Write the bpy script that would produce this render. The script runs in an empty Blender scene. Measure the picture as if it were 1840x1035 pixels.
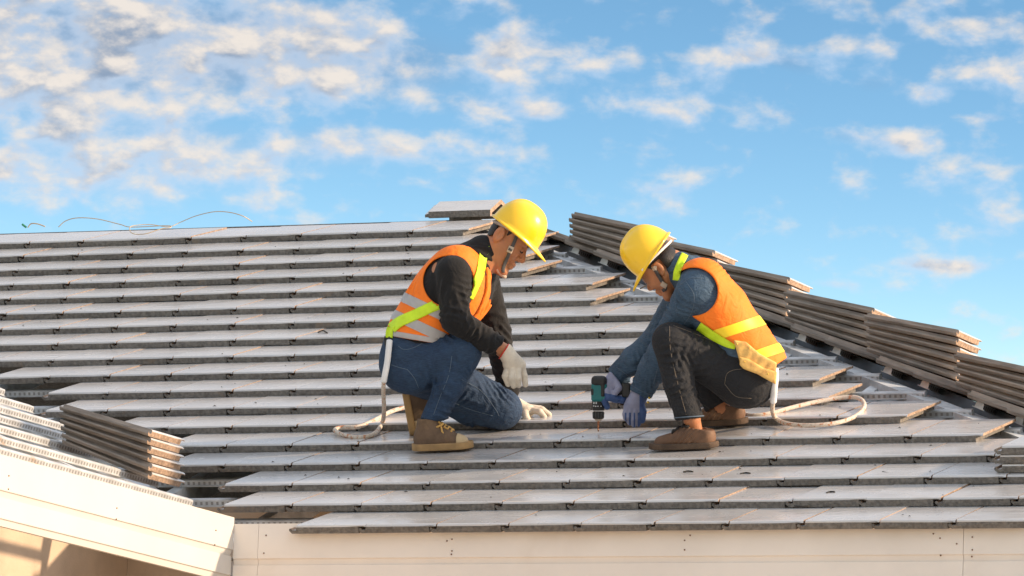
import bpy, bmesh, math, random
import numpy as np
from mathutils import Matrix, Vector
random.seed(7); rng = np.random.default_rng(7)
SC = bpy.context.scene
COL = SC.collection
rad = math.radians

# ------------------------------------------------------------------ camera
FPX = 10670.9; IW, IH = 1840.0, 1035.0
CPOS = np.array([9.521, -20.743, -2.486])
CM = (Matrix.Rotation(rad(23.275), 3, 'Z') @ Matrix.Rotation(rad(98.552), 3, 'X') @ Matrix.Rotation(rad(2.21), 3, 'Z'))
cam_d = bpy.data.cameras.new('camera'); cam = bpy.data.objects.new('camera', cam_d); COL.objects.link(cam)
cam_d.sensor_width = 36.0; cam_d.lens = FPX / IW * 36.0
cam_d.clip_start = 0.1; cam_d.clip_end = 20000
m4 = CM.to_4x4(); m4.translation = Vector(CPOS); cam.matrix_world = m4
SC.camera = cam
CMN = np.array(CM)
CR, CD, CF = CMN[:, 0], -CMN[:, 1], -CMN[:, 2]          # image right, image down, view axis in world
def ray(x, y): return CMN @ np.array([(x-920)/FPX, -(y-517.5)/FPX, -1.0])
def on_plane(x, y, p0, n):
    d = ray(x, y); n = np.array(n, float); return CPOS + d * (((np.array(p0, float)-CPOS) @ n)/(d @ n))

# ------------------------------------------------------------------ sun, sky, exposure
SUN_AZ, SUN_EL = 12.0, 21.0        # azimuth from +X towards +Y, elevation
sd = np.array([math.cos(rad(SUN_EL))*math.cos(rad(SUN_AZ)), math.cos(rad(SUN_EL))*math.sin(rad(SUN_AZ)), math.sin(rad(SUN_EL))])
sun_d = bpy.data.lights.new('sun', 'SUN'); sun = bpy.data.objects.new('sun', sun_d); COL.objects.link(sun)
sun_d.energy = 2.6; sun_d.angle = rad(2.5); sun_d.color = (1.0, 0.76, 0.53)
sun.rotation_euler = Vector(sd).to_track_quat('Z', 'Y').to_euler(); sun.location = (12, 4, 9)
vs = SC.view_settings; vs.view_transform = 'Standard'; vs.look = 'None'; vs.exposure = 1.3; vs.gamma = 1.0; vs.use_curve_mapping = False

class NT:
    def __init__(s, tree): s.t = tree; s.n = tree.nodes; s.l = tree.links
    def add(s, typ, ins=None, **kw):
        n = s.n.new(typ)
        for k, v in kw.items(): setattr(n, k, v)
        for k, v in (ins or {}).items(): s.set(n, k, v)
        return n
    def set(s, n, k, v):
        sock = n.inputs[k]
        if hasattr(v, 'bl_idname') and hasattr(v, 'is_output'): s.l.new(v, sock)
        else: sock.default_value = v
    def math(s, op, a, b=None, c=None, clamp=False):
        n = s.n.new('ShaderNodeMath'); n.operation = op; n.use_clamp = clamp
        for i, v in enumerate((a, b, c)):
            if v is not None: s.set(n, i, v)
        return n.outputs[0]
    def vmath(s, op, a, b=None, out=0):
        n = s.n.new('ShaderNodeVectorMath'); n.operation = op
        s.set(n, 0, a)
        if b is not None: s.set(n, 1, b)
        return n.outputs[out]
    def mix(s, f, a, b, blend='MIX'):
        n = s.n.new('ShaderNodeMix'); n.data_type = 'RGBA'; n.blend_type = blend
        s.set(n, 0, f); s.set(n, 6, a); s.set(n, 7, b); return n.outputs[2]
    def ramp(s, f, a, b, lo=0.0, hi=1.0, smooth=True):
        n = s.n.new('ShaderNodeMapRange'); n.interpolation_type = 'SMOOTHSTEP' if smooth else 'LINEAR'
        s.set(n, 0, f); s.set(n, 1, a); s.set(n, 2, b); s.set(n, 3, lo); s.set(n, 4, hi); return n.outputs[0]
    def noise(s, vec, scale, detail=4, rough=0.55, dist=0.0):
        n = s.n.new('ShaderNodeTexNoise'); s.set(n, 'Vector', vec); s.set(n, 'Scale', scale)
        s.set(n, 'Detail', detail); s.set(n, 'Roughness', rough); s.set(n, 'Distortion', dist); return n.outputs[0]

def build_sky():
    w = bpy.data.worlds.new('World'); SC.world = w; w.use_nodes = True
    w.cycles.sampling_method = 'MANUAL'; w.cycles.sample_map_resolution = 256
    t = NT(w.node_tree); t.n.clear()
    out = t.add('ShaderNodeOutputWorld'); bg = t.add('ShaderNodeBackground')
    t.l.new(bg.outputs[0], out.inputs[0]); bg.inputs[1].default_value = 0.1
    dirv = t.add('ShaderNodeTexCoord').outputs['Generated']
    # the blue deepens quickly with height, so the sky is sampled with its height stretched
    mp = t.vmath('NORMALIZE', t.vmath('MAXIMUM', t.vmath('MULTIPLY', t.vmath('ADD', dirv, (0, 0, -0.118)), (1, 1, 5.0)), (-1, -1, 0.02)))
    sky = t.add('ShaderNodeTexSky', sky_type='NISHITA', sun_disc=False)
    sky.sun_elevation = rad(SUN_EL); sky.sun_rotation = rad(90-SUN_AZ); sky.altitude = 0; sky.air_density = 1.0; sky.dust_density = 0.6; sky.ozone_density = 2.0
    t.l.new(mp, sky.inputs['Vector'])
    hs = t.add('ShaderNodeHueSaturation', {'Color': sky.outputs[0], 'Hue': 0.488, 'Saturation': SKY_SAT, 'Value': SKY_VAL})
    sep = t.add('ShaderNodeSeparateXYZ', {0: dirv})
    az = t.math('ARCTAN2', sep.outputs[0], sep.outputs[1]); el = t.math('ARCSINE', sep.outputs[2])
    ae = t.add('ShaderNodeCombineXYZ', {0: az, 1: el}).outputs[0]
    def aedir(x, y):
        d = ray(x, y); d = d/np.linalg.norm(d); return math.atan2(d[0], d[1]), math.asin(d[2])
    P1 = 1.0/FPX
    cl = [(150, 60, 480, 150, .30), (520, 130, 380, 110, .17), (790, 110, 240, 110, .15), (150, 310, 520, 95, .26), (60, 180, 260, 70, .12), (560, 30, 140, 60, .14),
          (430, 265, 260, 50, .12), (640, 255, 120, 40, .18), (820, 270, 110, 34, .16), (700, 320, 140, 40, .06),
          (940, 85, 90, 45, .16), (1040, 100, 70, 40, .10), (890, 200, 120, 30, .10), (990, 205, 70, 34, .13), (1115, 182, 60, 30, .14),
          (1230, 225, 90, 50, .13), (1360, 100, 80, 26, .2), (1445, 120, 70, 34, .2), (1570, 150, 85, 34, .2), (1600, 92, 45, 20, .17), (1310, 175, 80, 26, .14),
          (1375, 215, 75, 30, .17), (1460, 195, 70, 26, .13), (1600, 255, 130, 28, .22), (1500, 235, 60, 20, .12), (1676, 172, 42, 18, .18), (1780, 212, 48, 14, .2),
          (1780, 40, 200, 55, .2), (1700, 478, 130, 18, .3), (1490, 512, 70, 12, .24), (1800, 130, 70, 40, .12), (1165, 340, 60, 14, .16), (950, 330, 120, 24, .1)]
    dens = None
    for (x, y, sx, sy, a) in cl:
        A = aedir(x, y)
        v = t.vmath('MULTIPLY', t.vmath('SUBTRACT', ae, (A[0], A[1], 0)), (1/(sx*P1*1.5), 1/(sy*P1*1.5), 0))
        g = t.ramp(t.vmath('LENGTH', v, out=1), 1.0, 0.0, 0.0, a)
        dens = g if dens is None else t.math('ADD', dens, g)
    st = t.vmath('MULTIPLY', dirv, (1, 1, 1.7))
    broad = t.ramp(t.noise(st, 5.0, 2), 0.35, 0.7, -0.06, 0.1)
    dens = t.math('ADD', t.math('ADD', dens, broad), t.ramp(el, 0.135, 0.17, -0.13, 0.0)); fill_deck = t.ramp(el, 0.19, 0.36, 0.0, 0.24)        # unseen thin cloud cover overhead, added to raise the fill light
    def fb(off):
        v = t.vmath('ADD', st, off)
        a = t.noise(v, 105.0, 6, 0.52, 0.1); b = t.noise(v, 30.0, 1, 0.5)
        return t.math('ADD', t.math('MULTIPLY', a, 1.1), t.math('MULTIPLY', b, 0.25))
    n0 = fb((0.31, 0.12, 0.05)); n1 = fb((0.31+0.0012, 0.12, 0.05+0.0036))
    d0 = t.math('ADD', n0, t.math('MULTIPLY', dens, 0.92)); d1 = t.math('ADD', n1, t.math('MULTIPLY', dens, 0.92))
    mask = t.ramp(t.math('ADD', d0, fill_deck), 0.62, 1.0)
    thick = t.ramp(d0, 0.78, 1.12)
    veil = t.math('MULTIPLY', t.ramp(t.math('ADD', dens, fill_deck), 0.08, 0.36), 0.82)
    lit = t.ramp(t.math('SUBTRACT', d0, d1), -0.12, 0.18)          # side of a puff that faces up and to the sun
    shade = t.mix(thick, (2.65, 3.1, 3.75, 1), (1.1, 1.45, 2.0, 1))
    ccol = t.mix(lit, shade, (3.75, 3.4, 3.05, 1))
    base = t.mix(veil, hs.outputs[0], t.mix(t.ramp(el, 0.155, 0.19), (2.5, 2.95, 3.6, 1), (1.0, 1.45, 2.15, 1)))
    glow = t.ramp(t.vmath('DOT_PRODUCT', dirv, tuple(sd), out=1), 0.0, 1.0, 1.0, 2.2)          # clouds out of view brighten towards the sun, added for more fill light
    ccol = t.vmath('SCALE', ccol, None); t.set(ccol.node, 'Scale', glow)
    colr = t.mix(t.math('MULTIPLY', mask, 0.92), base, ccol)
    t.l.new(colr, bg.inputs[0])
SKY_SAT, SKY_VAL = 1.14, 0.94
build_sky()

# ------------------------------------------------------------------ materials
def material(name, base, rough=0.6, spec=0.5, metal=0.0, var=0.15, vscale=6.0, bump=0.0, bscale=60.0, color2=None, c2=(0.5, 0.7), c2scale=3.0,
             coat=0.0, coord='Object', rvar=0.0, objvar=0.0, sheen=0.0, extra=None, stretch=(1, 1, 1), bdist=0.004, sub=0.0, coat_rough=0.08, bump2=0.0, b2scale=24.0):
    m = bpy.data.materials.new(name); m.use_nodes = True
    t = NT(m.node_tree); b = t.n['Principled BSDF']
    v = t.add('ShaderNodeTexCoord').outputs[coord]
    v = t.vmath('MULTIPLY', v, stretch)
    if objvar:
        oi = t.add('ShaderNodeObjectInfo')
        v = t.vmath('ADD', v, t.vmath('MULTIPLY', t.add('ShaderNodeCombineXYZ', {0: oi.outputs['Random'], 1: oi.outputs['Random'], 2: oi.outputs['Random']}).outputs[0], (37, 91, 53)))
    c = tuple(base)+(1,)
    n = t.noise(v, vscale, 5)
    col = t.mix(t.ramp(n, 0.25, 0.75), tuple(x*(1-var) for x in base)+(1,), tuple(min(1, x*(1+var)) for x in base)+(1,))
    if color2 is not None:
        col = t.mix(t.ramp(t.noise(v, c2scale, 6, 0.6, 0.6), c2[0], c2[1]), col, tuple(color2)+(1,))
    if objvar:
        col = t.mix(1.0, col, t.add('ShaderNodeCombineColor', {k: t.ramp(oi.outputs['Random'], 0, 1, 1-objvar, 1+objvar, False) for k in range(3)}).outputs[0], 'MULTIPLY')
    r = rough
    if rvar: r = t.ramp(t.noise(v, vscale*0.6, 5, 0.6), 0.25, 0.75, rough-rvar, rough+rvar)
    if extra: col, r = extra(t, v, col, r)
    t.set(b, 'Base Color', col); t.set(b, 'Roughness', r); t.set(b, 'Metallic', metal); t.set(b, 'Specular IOR Level', spec)
    if coat: t.set(b, 'Coat Weight', coat); t.set(b, 'Coat Roughness', coat_rough)
    if sheen: t.set(b, 'Sheen Weight', sheen); t.set(b, 'Sheen Roughness', 0.5)
    if sub: t.set(b, 'Subsurface Weight', sub); t.set(b, 'Subsurface Radius', (0.012, 0.005, 0.003)); t.set(b, 'Subsurface Scale', 0.6)
    if bump:
        bn = t.add('ShaderNodeBump', {'Strength': bump, 'Distance': bdist, 'Height': t.noise(v, bscale, 4, 0.6)})
        if bump2:
            b2 = t.add('ShaderNodeBump', {'Strength': bump2, 'Distance': 0.012, 'Height': t.noise(v, b2scale, 3, 0.55, 1.2)}); t.l.new(b2.outputs[0], bn.inputs['Normal'])
        t.l.new(bn.outputs[0], b.inputs['Normal'])
    return m

def scuffs(t, v, col, r):
    s = t.ramp(t.noise(t.vmath('MULTIPLY', v, (1.2, 3.2, 1)), 3.0, 4, 0.55, 1.0), 0.50, 0.76)
    col = t.mix(t.math('MULTIPLY', s, 0.42), col, (0.40, 0.35, 0.315, 1))
    sc = t.ramp(t.noise(t.vmath('MULTIPLY', v, (5.0, 16.0, 1)), 2.0, 4, 0.6, 1.6), 0.66, 0.74)
    col = t.mix(t.math('MULTIPLY', sc, 0.2), col, (0.50, 0.46, 0.42, 1))
    return col, t.math('ADD', r, t.math('MULTIPLY', s, 0.22))
M = {}
M['tile_top'] = material('tile_top_paint', (0.54, 0.525, 0.515), rough=0.25, spec=0.9, var=0.07, vscale=5, bump=0.05, bscale=120, objvar=0.07, rvar=0.06, extra=scuffs, bdist=0.002, coat=0.55, coat_rough=0.2)
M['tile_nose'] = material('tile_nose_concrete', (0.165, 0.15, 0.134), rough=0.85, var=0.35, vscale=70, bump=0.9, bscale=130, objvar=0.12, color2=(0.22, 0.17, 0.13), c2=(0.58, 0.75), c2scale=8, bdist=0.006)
M['tile_raw'] = material('tile_raw_concrete', (0.34, 0.235, 0.165), rough=0.9, var=0.35, vscale=60, bump=0.8, bscale=140, objvar=0.1, bdist=0.006)
M['tile_side'] = material('tile_side_concrete', (0.235, 0.205, 0.18), rough=0.75, var=0.3, vscale=30, bump=0.6, bscale=130, objvar=0.12, stretch=(1, 0.3, 1), bdist=0.004)
def dimples(axis):
    def f(t, v, col, r):
        s = t.add('ShaderNodeSeparateXYZ', {0: t.add('ShaderNodeTexCoord').outputs['Object']})
        w = t.math('FRACT', t.math('MULTIPLY', s.outputs[0], 1/0.024)); h = s.outputs[2]
        a = t.math('MULTIPLY', t.ramp(w, 0.22, 0.30), t.ramp(w, 0.74, 0.66)); b = t.math('MULTIPLY', t.ramp(h, -0.022, -0.021), t.ramp(h, -0.008, -0.009))
        col = t.mix(t.math('MULTIPLY', t.math('MULTIPLY', a, b), 0.8), col, (0.20, 0.19, 0.18, 1)); return col, r
    return f
M['galv'] = material('galvanised_steel', (0.62, 0.64, 0.66), rough=0.4, metal=0.25, var=0.22, vscale=14, bump=0.15, bscale=60, color2=(0.36, 0.30, 0.25), c2=(0.62, 0.8), c2scale=5)
M['batten'] = material('embossed_galvanised_steel', (0.52, 0.53, 0.54), rough=0.42, metal=0.25, var=0.25, vscale=9, color2=(0.42, 0.26, 0.14), c2=(0.64, 0.8), c2scale=4, extra=dimples(0))
M['dark_steel'] = material('dark_steel', (0.10, 0.115, 0.13), rough=0.5, metal=0.3, var=0.3, vscale=8)
M['cream'] = material('cream_fibre_cement_board', (0.80, 0.74, 0.675), rough=0.7, var=0.05, vscale=2.5, bump=0.12, bscale=200, color2=(0.70, 0.62, 0.54), c2=(0.55, 0.8), c2scale=1.2)
M['white_board'] = material('white_painted_fascia_board', (0.56, 0.53, 0.49), rough=0.6, var=0.035, vscale=2.5, bump=0.08, bscale=200)
M['wall'] = material('rendered_wall', (0.52, 0.40, 0.29), rough=0.9, var=0.12, vscale=5, bump=0.4, bscale=120)
M['ground'] = material('pale_bounce_ground', (0.48, 0.43, 0.37), rough=0.95, var=0.3, vscale=0.6, bump=0.3, bscale=4)  # unseen ground, its colour made pale to bounce fill light upwards
M['gyp'] = material('ceiling_board', (0.25, 0.24, 0.23), rough=0.9)
M['rust'] = material('rusty_screw', (0.16, 0.07, 0.035), rough=0.8, var=0.4, vscale=90)

# ------------------------------------------------------------------ mesh helpers
def tag(o, label, cat, group=None, kind=None):
    if label: o['label'] = label
    if cat: o['category'] = cat
    if group: o['group'] = group
    if kind: o['kind'] = kind
    return o
def link(o, parent=None):
    COL.objects.link(o)
    if parent is not None:
        o.parent = parent; o.matrix_parent_inverse = parent.matrix_basis.inverted()
    return o
def empty(name, loc):
    o = bpy.data.objects.new(name, None); o.location = loc; o.empty_display_size = 0.2; COL.objects.link(o); return o
def mesh_obj(name, verts, faces, mats, parent=None, mi=None, smooth=False, mat4=None):
    me = bpy.data.meshes.new(name); me.from_pydata([tuple(map(float, v)) for v in verts], [], [tuple(map(int, f)) for f in faces])
    for m in (mats if isinstance(mats, (list, tuple)) else [mats]): me.materials.append(m)
    if mi is not None: me.polygons.foreach_set('material_index', np.array(mi, dtype=np.int32))
    if smooth: me.polygons.foreach_set('use_smooth', np.ones(len(me.polygons), dtype=bool))
    me.update(); o = bpy.data.objects.new(name, me)
    if mat4 is not None: o.matrix_basis = mat4
    return link(o, parent)
def inst(name, me, mat4, parent=None):
    o = bpy.data.objects.new(name, me); o.matrix_basis = mat4; return link(o, parent)
def extrude(profile, y0, y1):
    """profile: list of (x,z) counter-clockwise seen from -y; swept along y"""
    n = len(profile); v = [(x, y0, z) for x, z in profile]+[(x, y1, z) for x, z in profile]
    f = [(i, (i+1) % n, (i+1) % n+n, i+n) for i in range(n)]+[tuple(range(n-1, -1, -1)), tuple(range(n, 2*n))]
    return v, f
def sweep(profile, length):
    """profile (a,b) -> (y,z), swept along +x from 0 to length"""
    n = len(profile); v = [(0, a, b) for a, b in profile]+[(length, a, b) for a, b in profile]
    f = [(i, (i+1) % n, (i+1) % n+n, i+n) for i in range(n)]+[tuple(range(n-1, -1, -1)), tuple(range(n, 2*n))]
    return v, f
def frame(o, x, y, z):
    m = Matrix((x, y, z)).transposed().to_4x4(); m.translation = Vector(o); return m
def box(name, lo, hi, mat, parent=None, bev=0.0):
    bm = bmesh.new(); bmesh.ops.create_cube(bm, size=1.0)
    for v in bm.verts: v.co = Vector([lo[i]+(v.co[i]+.5)*(hi[i]-lo[i]) for i in range(3)])
    if bev: bmesh.ops.bevel(bm, geom=bm.edges[:], offset=bev, segments=2, affect='EDGES')
    me = bpy.data.meshes.new(name); bm.to_mesh(me); bm.free(); me.materials.append(mat)
    return link(bpy.data.objects.new(name, me), parent)
def tube(pts, r, seg=10, cap=True, twist=None):
    pts = np.array(pts, float); n = len(pts); r = np.broadcast_to(r, (n,)) if np.ndim(r) < 2 else r
    T = np.gradient(pts, axis=0); T /= np.linalg.norm(T, axis=1)[:, None]+1e-12
    u = np.cross(T[0], [0.13, 0.21, 0.97]); u /= np.linalg.norm(u); V = []
    for i in range(n):
        u = u-T[i]*(u@T[i]); u /= np.linalg.norm(u); w = np.cross(T[i], u)
        for k in range(seg):
            a = 2*math.pi*k/seg; V.append(pts[i]+r[i]*(math.cos(a)*u+math.sin(a)*w))
    F = [(i*seg+k, i*seg+(k+1) % seg, (i+1)*seg+(k+1) % seg, (i+1)*seg+k) for i in range(n-1) for k in range(seg)]
    if cap: F += [tuple(range(seg-1, -1, -1)), tuple(range((n-1)*seg, n*seg))]
    return V, F
def spline(pts, n=12):
    P = np.array(pts, float); P = np.vstack([2*P[0]-P[1], P, 2*P[-1]-P[-2]]); out = []
    for i in range(1, len(P)-2):
        for k in range(n):
            t = k/n; a, b, c, d = P[i-1:i+3]
            out.append(.5*((2*b)+(-a+c)*t+(2*a-5*b+4*c-d)*t*t+(-a+3*b-3*c+d)*t**3))
    out.append(P[-2]); return np.array(out)

# ------------------------------------------------------------------ ground
GZ = -4.1
S = 3000.0
mesh_obj('ground', [(-S, -S, GZ), (S, -S, GZ), (S, S, GZ), (-S, S, GZ)], [(0, 1, 2, 3)], M['ground'])['kind'] = 'structure'

# ------------------------------------------------------------------ house
PIT = rad(21.38); TW, GA, TT = 0.30, 0.335, 0.034
LAP = math.atan((TT+0.0012)/GA); TP = PIT-LAP
sp, cp, tp = math.sin(PIT), math.cos(PIT), math.tan(PIT)
NR = np.array([0, -sp, cp])
HIP, VAL, XF, YF = 3.745, -0.515, -0.565, 0.05
def on_roof(x, y, h=0.0): return on_plane(x, y, NR*h, NR)
house = empty('house', (0.5, 2.5, GZ))
tag(house, 'single storey house with an unfinished grey tile roof, open steel battens and cream fascia', 'house')

PROF = [(0.0, -0.022), (0.012, -0.034), (0.296, -0.034), (0.296, -0.0065), (0.317, -0.0065), (0.319, -0.0105), (0.3265, -0.0105), (0.3275, 0.0),
        (0.0325, 0.0), (0.0290, -0.0205), (0.012, -0.0205), (0.007, -0.0145), (0.0015, -0.0145)]
PK = ['s', 'b', 'b', 'b', 'b', 'b', 's', 't', 's', 't', 's', 's', 's']    # kind of the edge from point i to i+1
def make_tile(name, wob, mats, rim=0.0):
    n = len(PROF); secs = [(0.0, 0.009), (0.0016, 0.0045), (0.005, 0.0015), (0.011, 0.0), (0.42, 0.0)]
    V = []
    for j, (y, dz) in enumerate(secs):
        for i, (x, z) in enumerate(PROF):
            zz = z-(dz if i in (7, 8) else 0); yy = y
            if j == 0: yy += rng.normal(0, wob)
            V.append((x, yy, zz))
    F = []; mi = []
    for j in range(len(secs)-1):
        for i in range(n):
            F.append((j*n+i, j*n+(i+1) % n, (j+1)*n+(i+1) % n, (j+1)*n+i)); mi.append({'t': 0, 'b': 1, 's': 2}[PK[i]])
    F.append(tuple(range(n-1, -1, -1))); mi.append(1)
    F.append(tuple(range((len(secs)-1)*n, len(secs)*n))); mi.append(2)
    me = bpy.data.meshes.new(name); me.from_pydata(V, [], F)
    for m in mats: me.materials.append(m)
    me.polygons.foreach_set('material_index', np.array(mi, dtype=np.int32))
    bm = bmesh.new(); bm.from_mesh(me); bmesh.ops.recalc_face_normals(bm, faces=bm.faces[:]); bm.to_mesh(me); bm.free()
    return me
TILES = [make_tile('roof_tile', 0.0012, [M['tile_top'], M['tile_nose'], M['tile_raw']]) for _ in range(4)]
STILES = [make_tile('stacked_tile', 0.0008, [M['tile_top'], M['tile_raw'], M['tile_side']]) for _ in range(3)]
DU = [.067, .021, -.026, -.033, -.022, -.015, -.029, 0, -.012, -.01, .008, .037, .045, -.025, -.025, -.014, -.007, .041]
LEFT = {1: -16.5, 2: -16, 3: -15.5, 4: -15, 5: -14.5, 6: -14, 7: -13.5, 8: -13, 9: -11.5, 10: -10, 11: -8.5, 12: -8, 13: -6.5, 14: -5, 15: -4.5, 16: -3, 17: -2.5, 18: -1}
RIGHT = {1: -6.5, 2: -5, 3: -4.5, 4: -4, 5: -2.5, 6: -2, 7: -0.5, 8: 0, 9: 1.5, 10: 2, 11: 3.5, 12: 4, 13: 5.5, 14: 7, 15: 8.5, 16: 9, 17: 9.5, 18: 9}
def row_frame(k, x, extra=0.0, jit=True):
    v = (18-k)*GA; yaw = rng.normal(0, 0.0022) if jit else 0; tilt = TP+extra+(rng.normal(0, 0.0025) if jit else 0)
    o = Vector((x, v*cp, v*sp)) + Vector((0, rng.normal(0, 0.0018), rng.normal(0, 0.0006))) * (1 if jit else 0)
    return Matrix.Translation(o) @ Matrix.Rotation(yaw, 4, 'Z') @ Matrix.Rotation(tilt, 4, 'X') @ Matrix.Rotation(rng.normal(0, 0.002) if jit else 0, 4, 'Y')
for k in range(1, 19):
    u = LEFT[k]
    while u < RIGHT[k]-0.01:
        x = (u+DU[k-1])*TW+0.012-0.0325+rng.normal(0, 0.0012)
        inst('roof_tile', TILES[rng.integers(4)], row_frame(k, x), house); u += 1.0
# tiles already laid on the far slope beyond the hip: one edge per course shows along the hip
def xframe(o, ang):
    """tile whose length runs down the slope that faces +X: local y -> upslope (-X), local x -> +Y"""
    ca, sa = math.cos(ang), math.sin(ang)
    return frame(o, (0, 1, 0), (-ca, 0, sa), (sa, 0, ca))
def hip_z(x): return (HIP-x)*tp
hx = HIP-0.06
laid = []
for j in range(-6, 13):
    xh = 0.24+0.309*j+(0.035 if j % 2 else -0.02)         # head end on the hip
    laid.append(xh)
    for c in range(2):
        y0 = HIP-xh-0.045+c*TW
        ang = PIT-rad(2.2)
        nose = Vector((xh+0.42*math.cos(ang), y0, 0)); nose.z = hip_z(xh)+0.002-0.42*math.sin(ang)
        inst('roof_tile', STILES[rng.integers(3)], xframe(nose, ang), house)
# steel frame: battens, rafters, hip and valley channels
BT = -0.074
BPROF = [(0.0, -0.028), (-0.010, -0.028), (-0.010, -0.025), (-0.002, -0.0245), (0.0, -0.004), (0.004, 0.0), (0.030, 0.0), (0.034, -0.004), (0.036, -0.025), (0.046, -0.025), (0.046, -0.028)]
def batten(o, d, length, ydir, zdir):
    v, f = sweep(BPROF, length)
    return mesh_obj('batten', v, f, M['batten'], house, mat4=frame(o, d, ydir, zdir))
UP = (0, cp, sp); 
for k in range(1, 19):
    v = (18-k)*GA+0.365; y = v*cp; x0 = VAL-y+0.06 if k >= 9 else -5.6; x1 = HIP-y-0.03
    o = np.array([0, v*cp, v*sp])+NR*BT; o[0] = max(x0, -5.6); x1 = min(x1, 3.4)
    batten(o, (1, 0, 0), x1-o[0], UP, tuple(NR))
v0 = 0.045; o = np.array([XF+0.03, v0*cp, v0*sp])+NR*(-0.055); batten(o, (1, 0, 0), 3.6, UP, tuple(NR))
CPROF = lambda w, h: [(0, 0), (w, 0), (w, -h), (0, -h)]
def bar(name, a, b, w, h, mat, up, parent=house, lip=0.014):
    """C-section channel from a to b, open to one side; top face on the line"""
    a = np.array(a, float); b = np.array(b, float); d = b-a; L = np.linalg.norm(d); d /= L; up = np.array(up, float); up -= d*(up@d); up /= np.linalg.norm(up); s = np.cross(up, d)
    t = 0.003
    pr = [(-w/2, 0), (w/2, 0), (w/2, -lip), (w/2-t, -lip), (w/2-t, -t), (-w/2+t, -t), (-w/2+t, -h+t), (w/2-t, -h+t), (w/2-t, -h+lip), (w/2, -h+lip), (w/2, -h), (-w/2, -h)]
    v, f = sweep(pr[::-1], L)
    return mesh_obj(name, v, f, mat, parent, mat4=frame(a, d, s, up))
RT = BT-0.029
for x in np.arange(-5.0, 3.6, 0.62):
    ya = 0.02 if x > XF else VAL-x+0.05
    yb = min(5.75, HIP-x-0.05)
    if yb-ya < 0.3: continue
    bar('rafter', np.array([x, ya, ya*tp])+NR*RT, np.array([x, yb, yb*tp])+NR*RT, 0.05, 0.10, M['galv'], NR)
bar('hip_rafter', (HIP-6.0+0.16, 6.0-.16, 5.84*tp-0.10), (HIP+0.3, -0.3, -0.3*tp-0.10), 0.11, 0.12, M['galv'], (0, 0, 1))
bar('valley_rafter', (XF, YF+0.03, -0.06), (VAL-5.6, 5.6, 5.6*tp-0.09), 0.13, 0.16, M['galv'], (0, 0, 1))
bar('ridge_beam', (-6, 5.76, 5.76*tp-0.16), (HIP-5.9, 5.76, 5.76*tp-0.16), 0.1, 0.1, M['dark_steel'], (0, 0, 1))
# short battens on the far slope whose sawn ends show along the hip
for xh in laid:
    y = HIP-xh+0.02; xb = xh+0.045
    v, f = sweep(BPROF, 0.9)
    mesh_obj('batten', v, f, M['batten'], house, mat4=frame((xb, y, hip_z(xb)-0.032), (0, 1, 0), (-cp, 0, sp), (sp, 0, cp)))
# the near wing on the left: open battens along its slope
WN = np.array([sp, 0, cp]); WU = np.array([-cp, 0, sp])
for j in range(0, 12):
    s = 0.02+j*GA if j else 0.02
    o = np.array([XF, 0, 0.035])+WU*s+WN*(-0.02); y1 = VAL-o[0]-0.02
    v, f = sweep(BPROF, y1+4.2)
    mesh_obj('batten', v, f, M['batten'], house, mat4=frame((o[0], y1, o[2]), (0, -1, 0), tuple(-WU) if False else tuple(WU), tuple(WN)))
for y in np.arange(-3.9, 0.1, 0.62):
    a = np.array([XF, y, 0.035])+WN*(-0.050)
    L = 4.2; b = a+WU*L
    bar('rafter', a, b, 0.05, 0.10, M['galv'], WN)
for y in np.arange(0.35, 3.2, 0.62):
    x0 = VAL-y-0.06; a = np.array([x0, y, (XF-x0)*tp+0.035])+WN*(-0.050); b = a+WU*2.5
    bar('rafter', a, b, 0.05, 0.10, M['galv'], WN)
# fascia boards, bevelled along their lower edge
def fascia(name, o, d, L, zt, zb, mat, out):
    o = Vector(o); pr = [(0, zt), (0, zb+0.026), (-0.006, zb+0.022), (-0.012, zb), (-0.03, zb), (-0.03, zt)]
    v, f = sweep([(a, b) for a, b in pr], L)
    ob = mesh_obj(name, v, f, mat, house, mat4=frame(o, d, out, (0, 0, 1)))
    bm = bmesh.new(); bm.from_mesh(ob.data); bmesh.ops.recalc_face_normals(bm, faces=bm.faces[:]); bm.to_mesh(ob.data); bm.free(); return ob
fw = fascia('fascia_board', (XF, -4.3, 0), (0, 1, 0), 4.3+YF-0.001, 0.037, -0.115, M['white_board'], (1, 0, 0))
fascia('fascia_board', (XF-0.004, -4.3, 0), (0, 1, 0), 4.3+YF-0.003, -0.1158, -0.216, M['white_board'], (1, 0, 0))
mains = []
for a, b in ((XF+0.001, -0.4585), (-0.457, 2.4355), (2.4375, 5.0)):
    mains.append(fascia('fascia_board', (a, YF, 0), (1, 0, 0), b-a, 0.012, -0.150, M['cream'], (0, -1, 0)))
    fascia('fascia_board', (a, YF+0.004, 0), (1, 0, 0), b-a, -0.1508, -0.262, M['cream'], (0, -1, 0))
def screw(p, n, par):
    bm = bmesh.new(); bmesh.ops.create_cone(bm, cap_ends=True, segments=8, radius1=0.0034, radius2=0.0026, depth=0.004)
    me = bpy.data.meshes.new('screw'); bm.to_mesh(me); bm.free(); me.materials.append(M['rust'])
    o = bpy.data.objects.new('screw', me); o.matrix_basis = Matrix.Translation(Vector(p)) @ Vector(n).to_track_quat('Z', 'Y').to_matrix().to_4x4()
    COL.objects.link(o); o.parent = par; o.matrix_parent_inverse = (house.matrix_basis @ par.matrix_parent_inverse @ par.matrix_basis).inverted()
for x, y in ((16, 855), (15, 879), (210, 913), (209, 933), (388, 953), (386, 979)): screw(on_plane(x, y, (XF+0.001, 0, 0), (1, 0, 0)), (1, 0, 0), fw)
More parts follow.
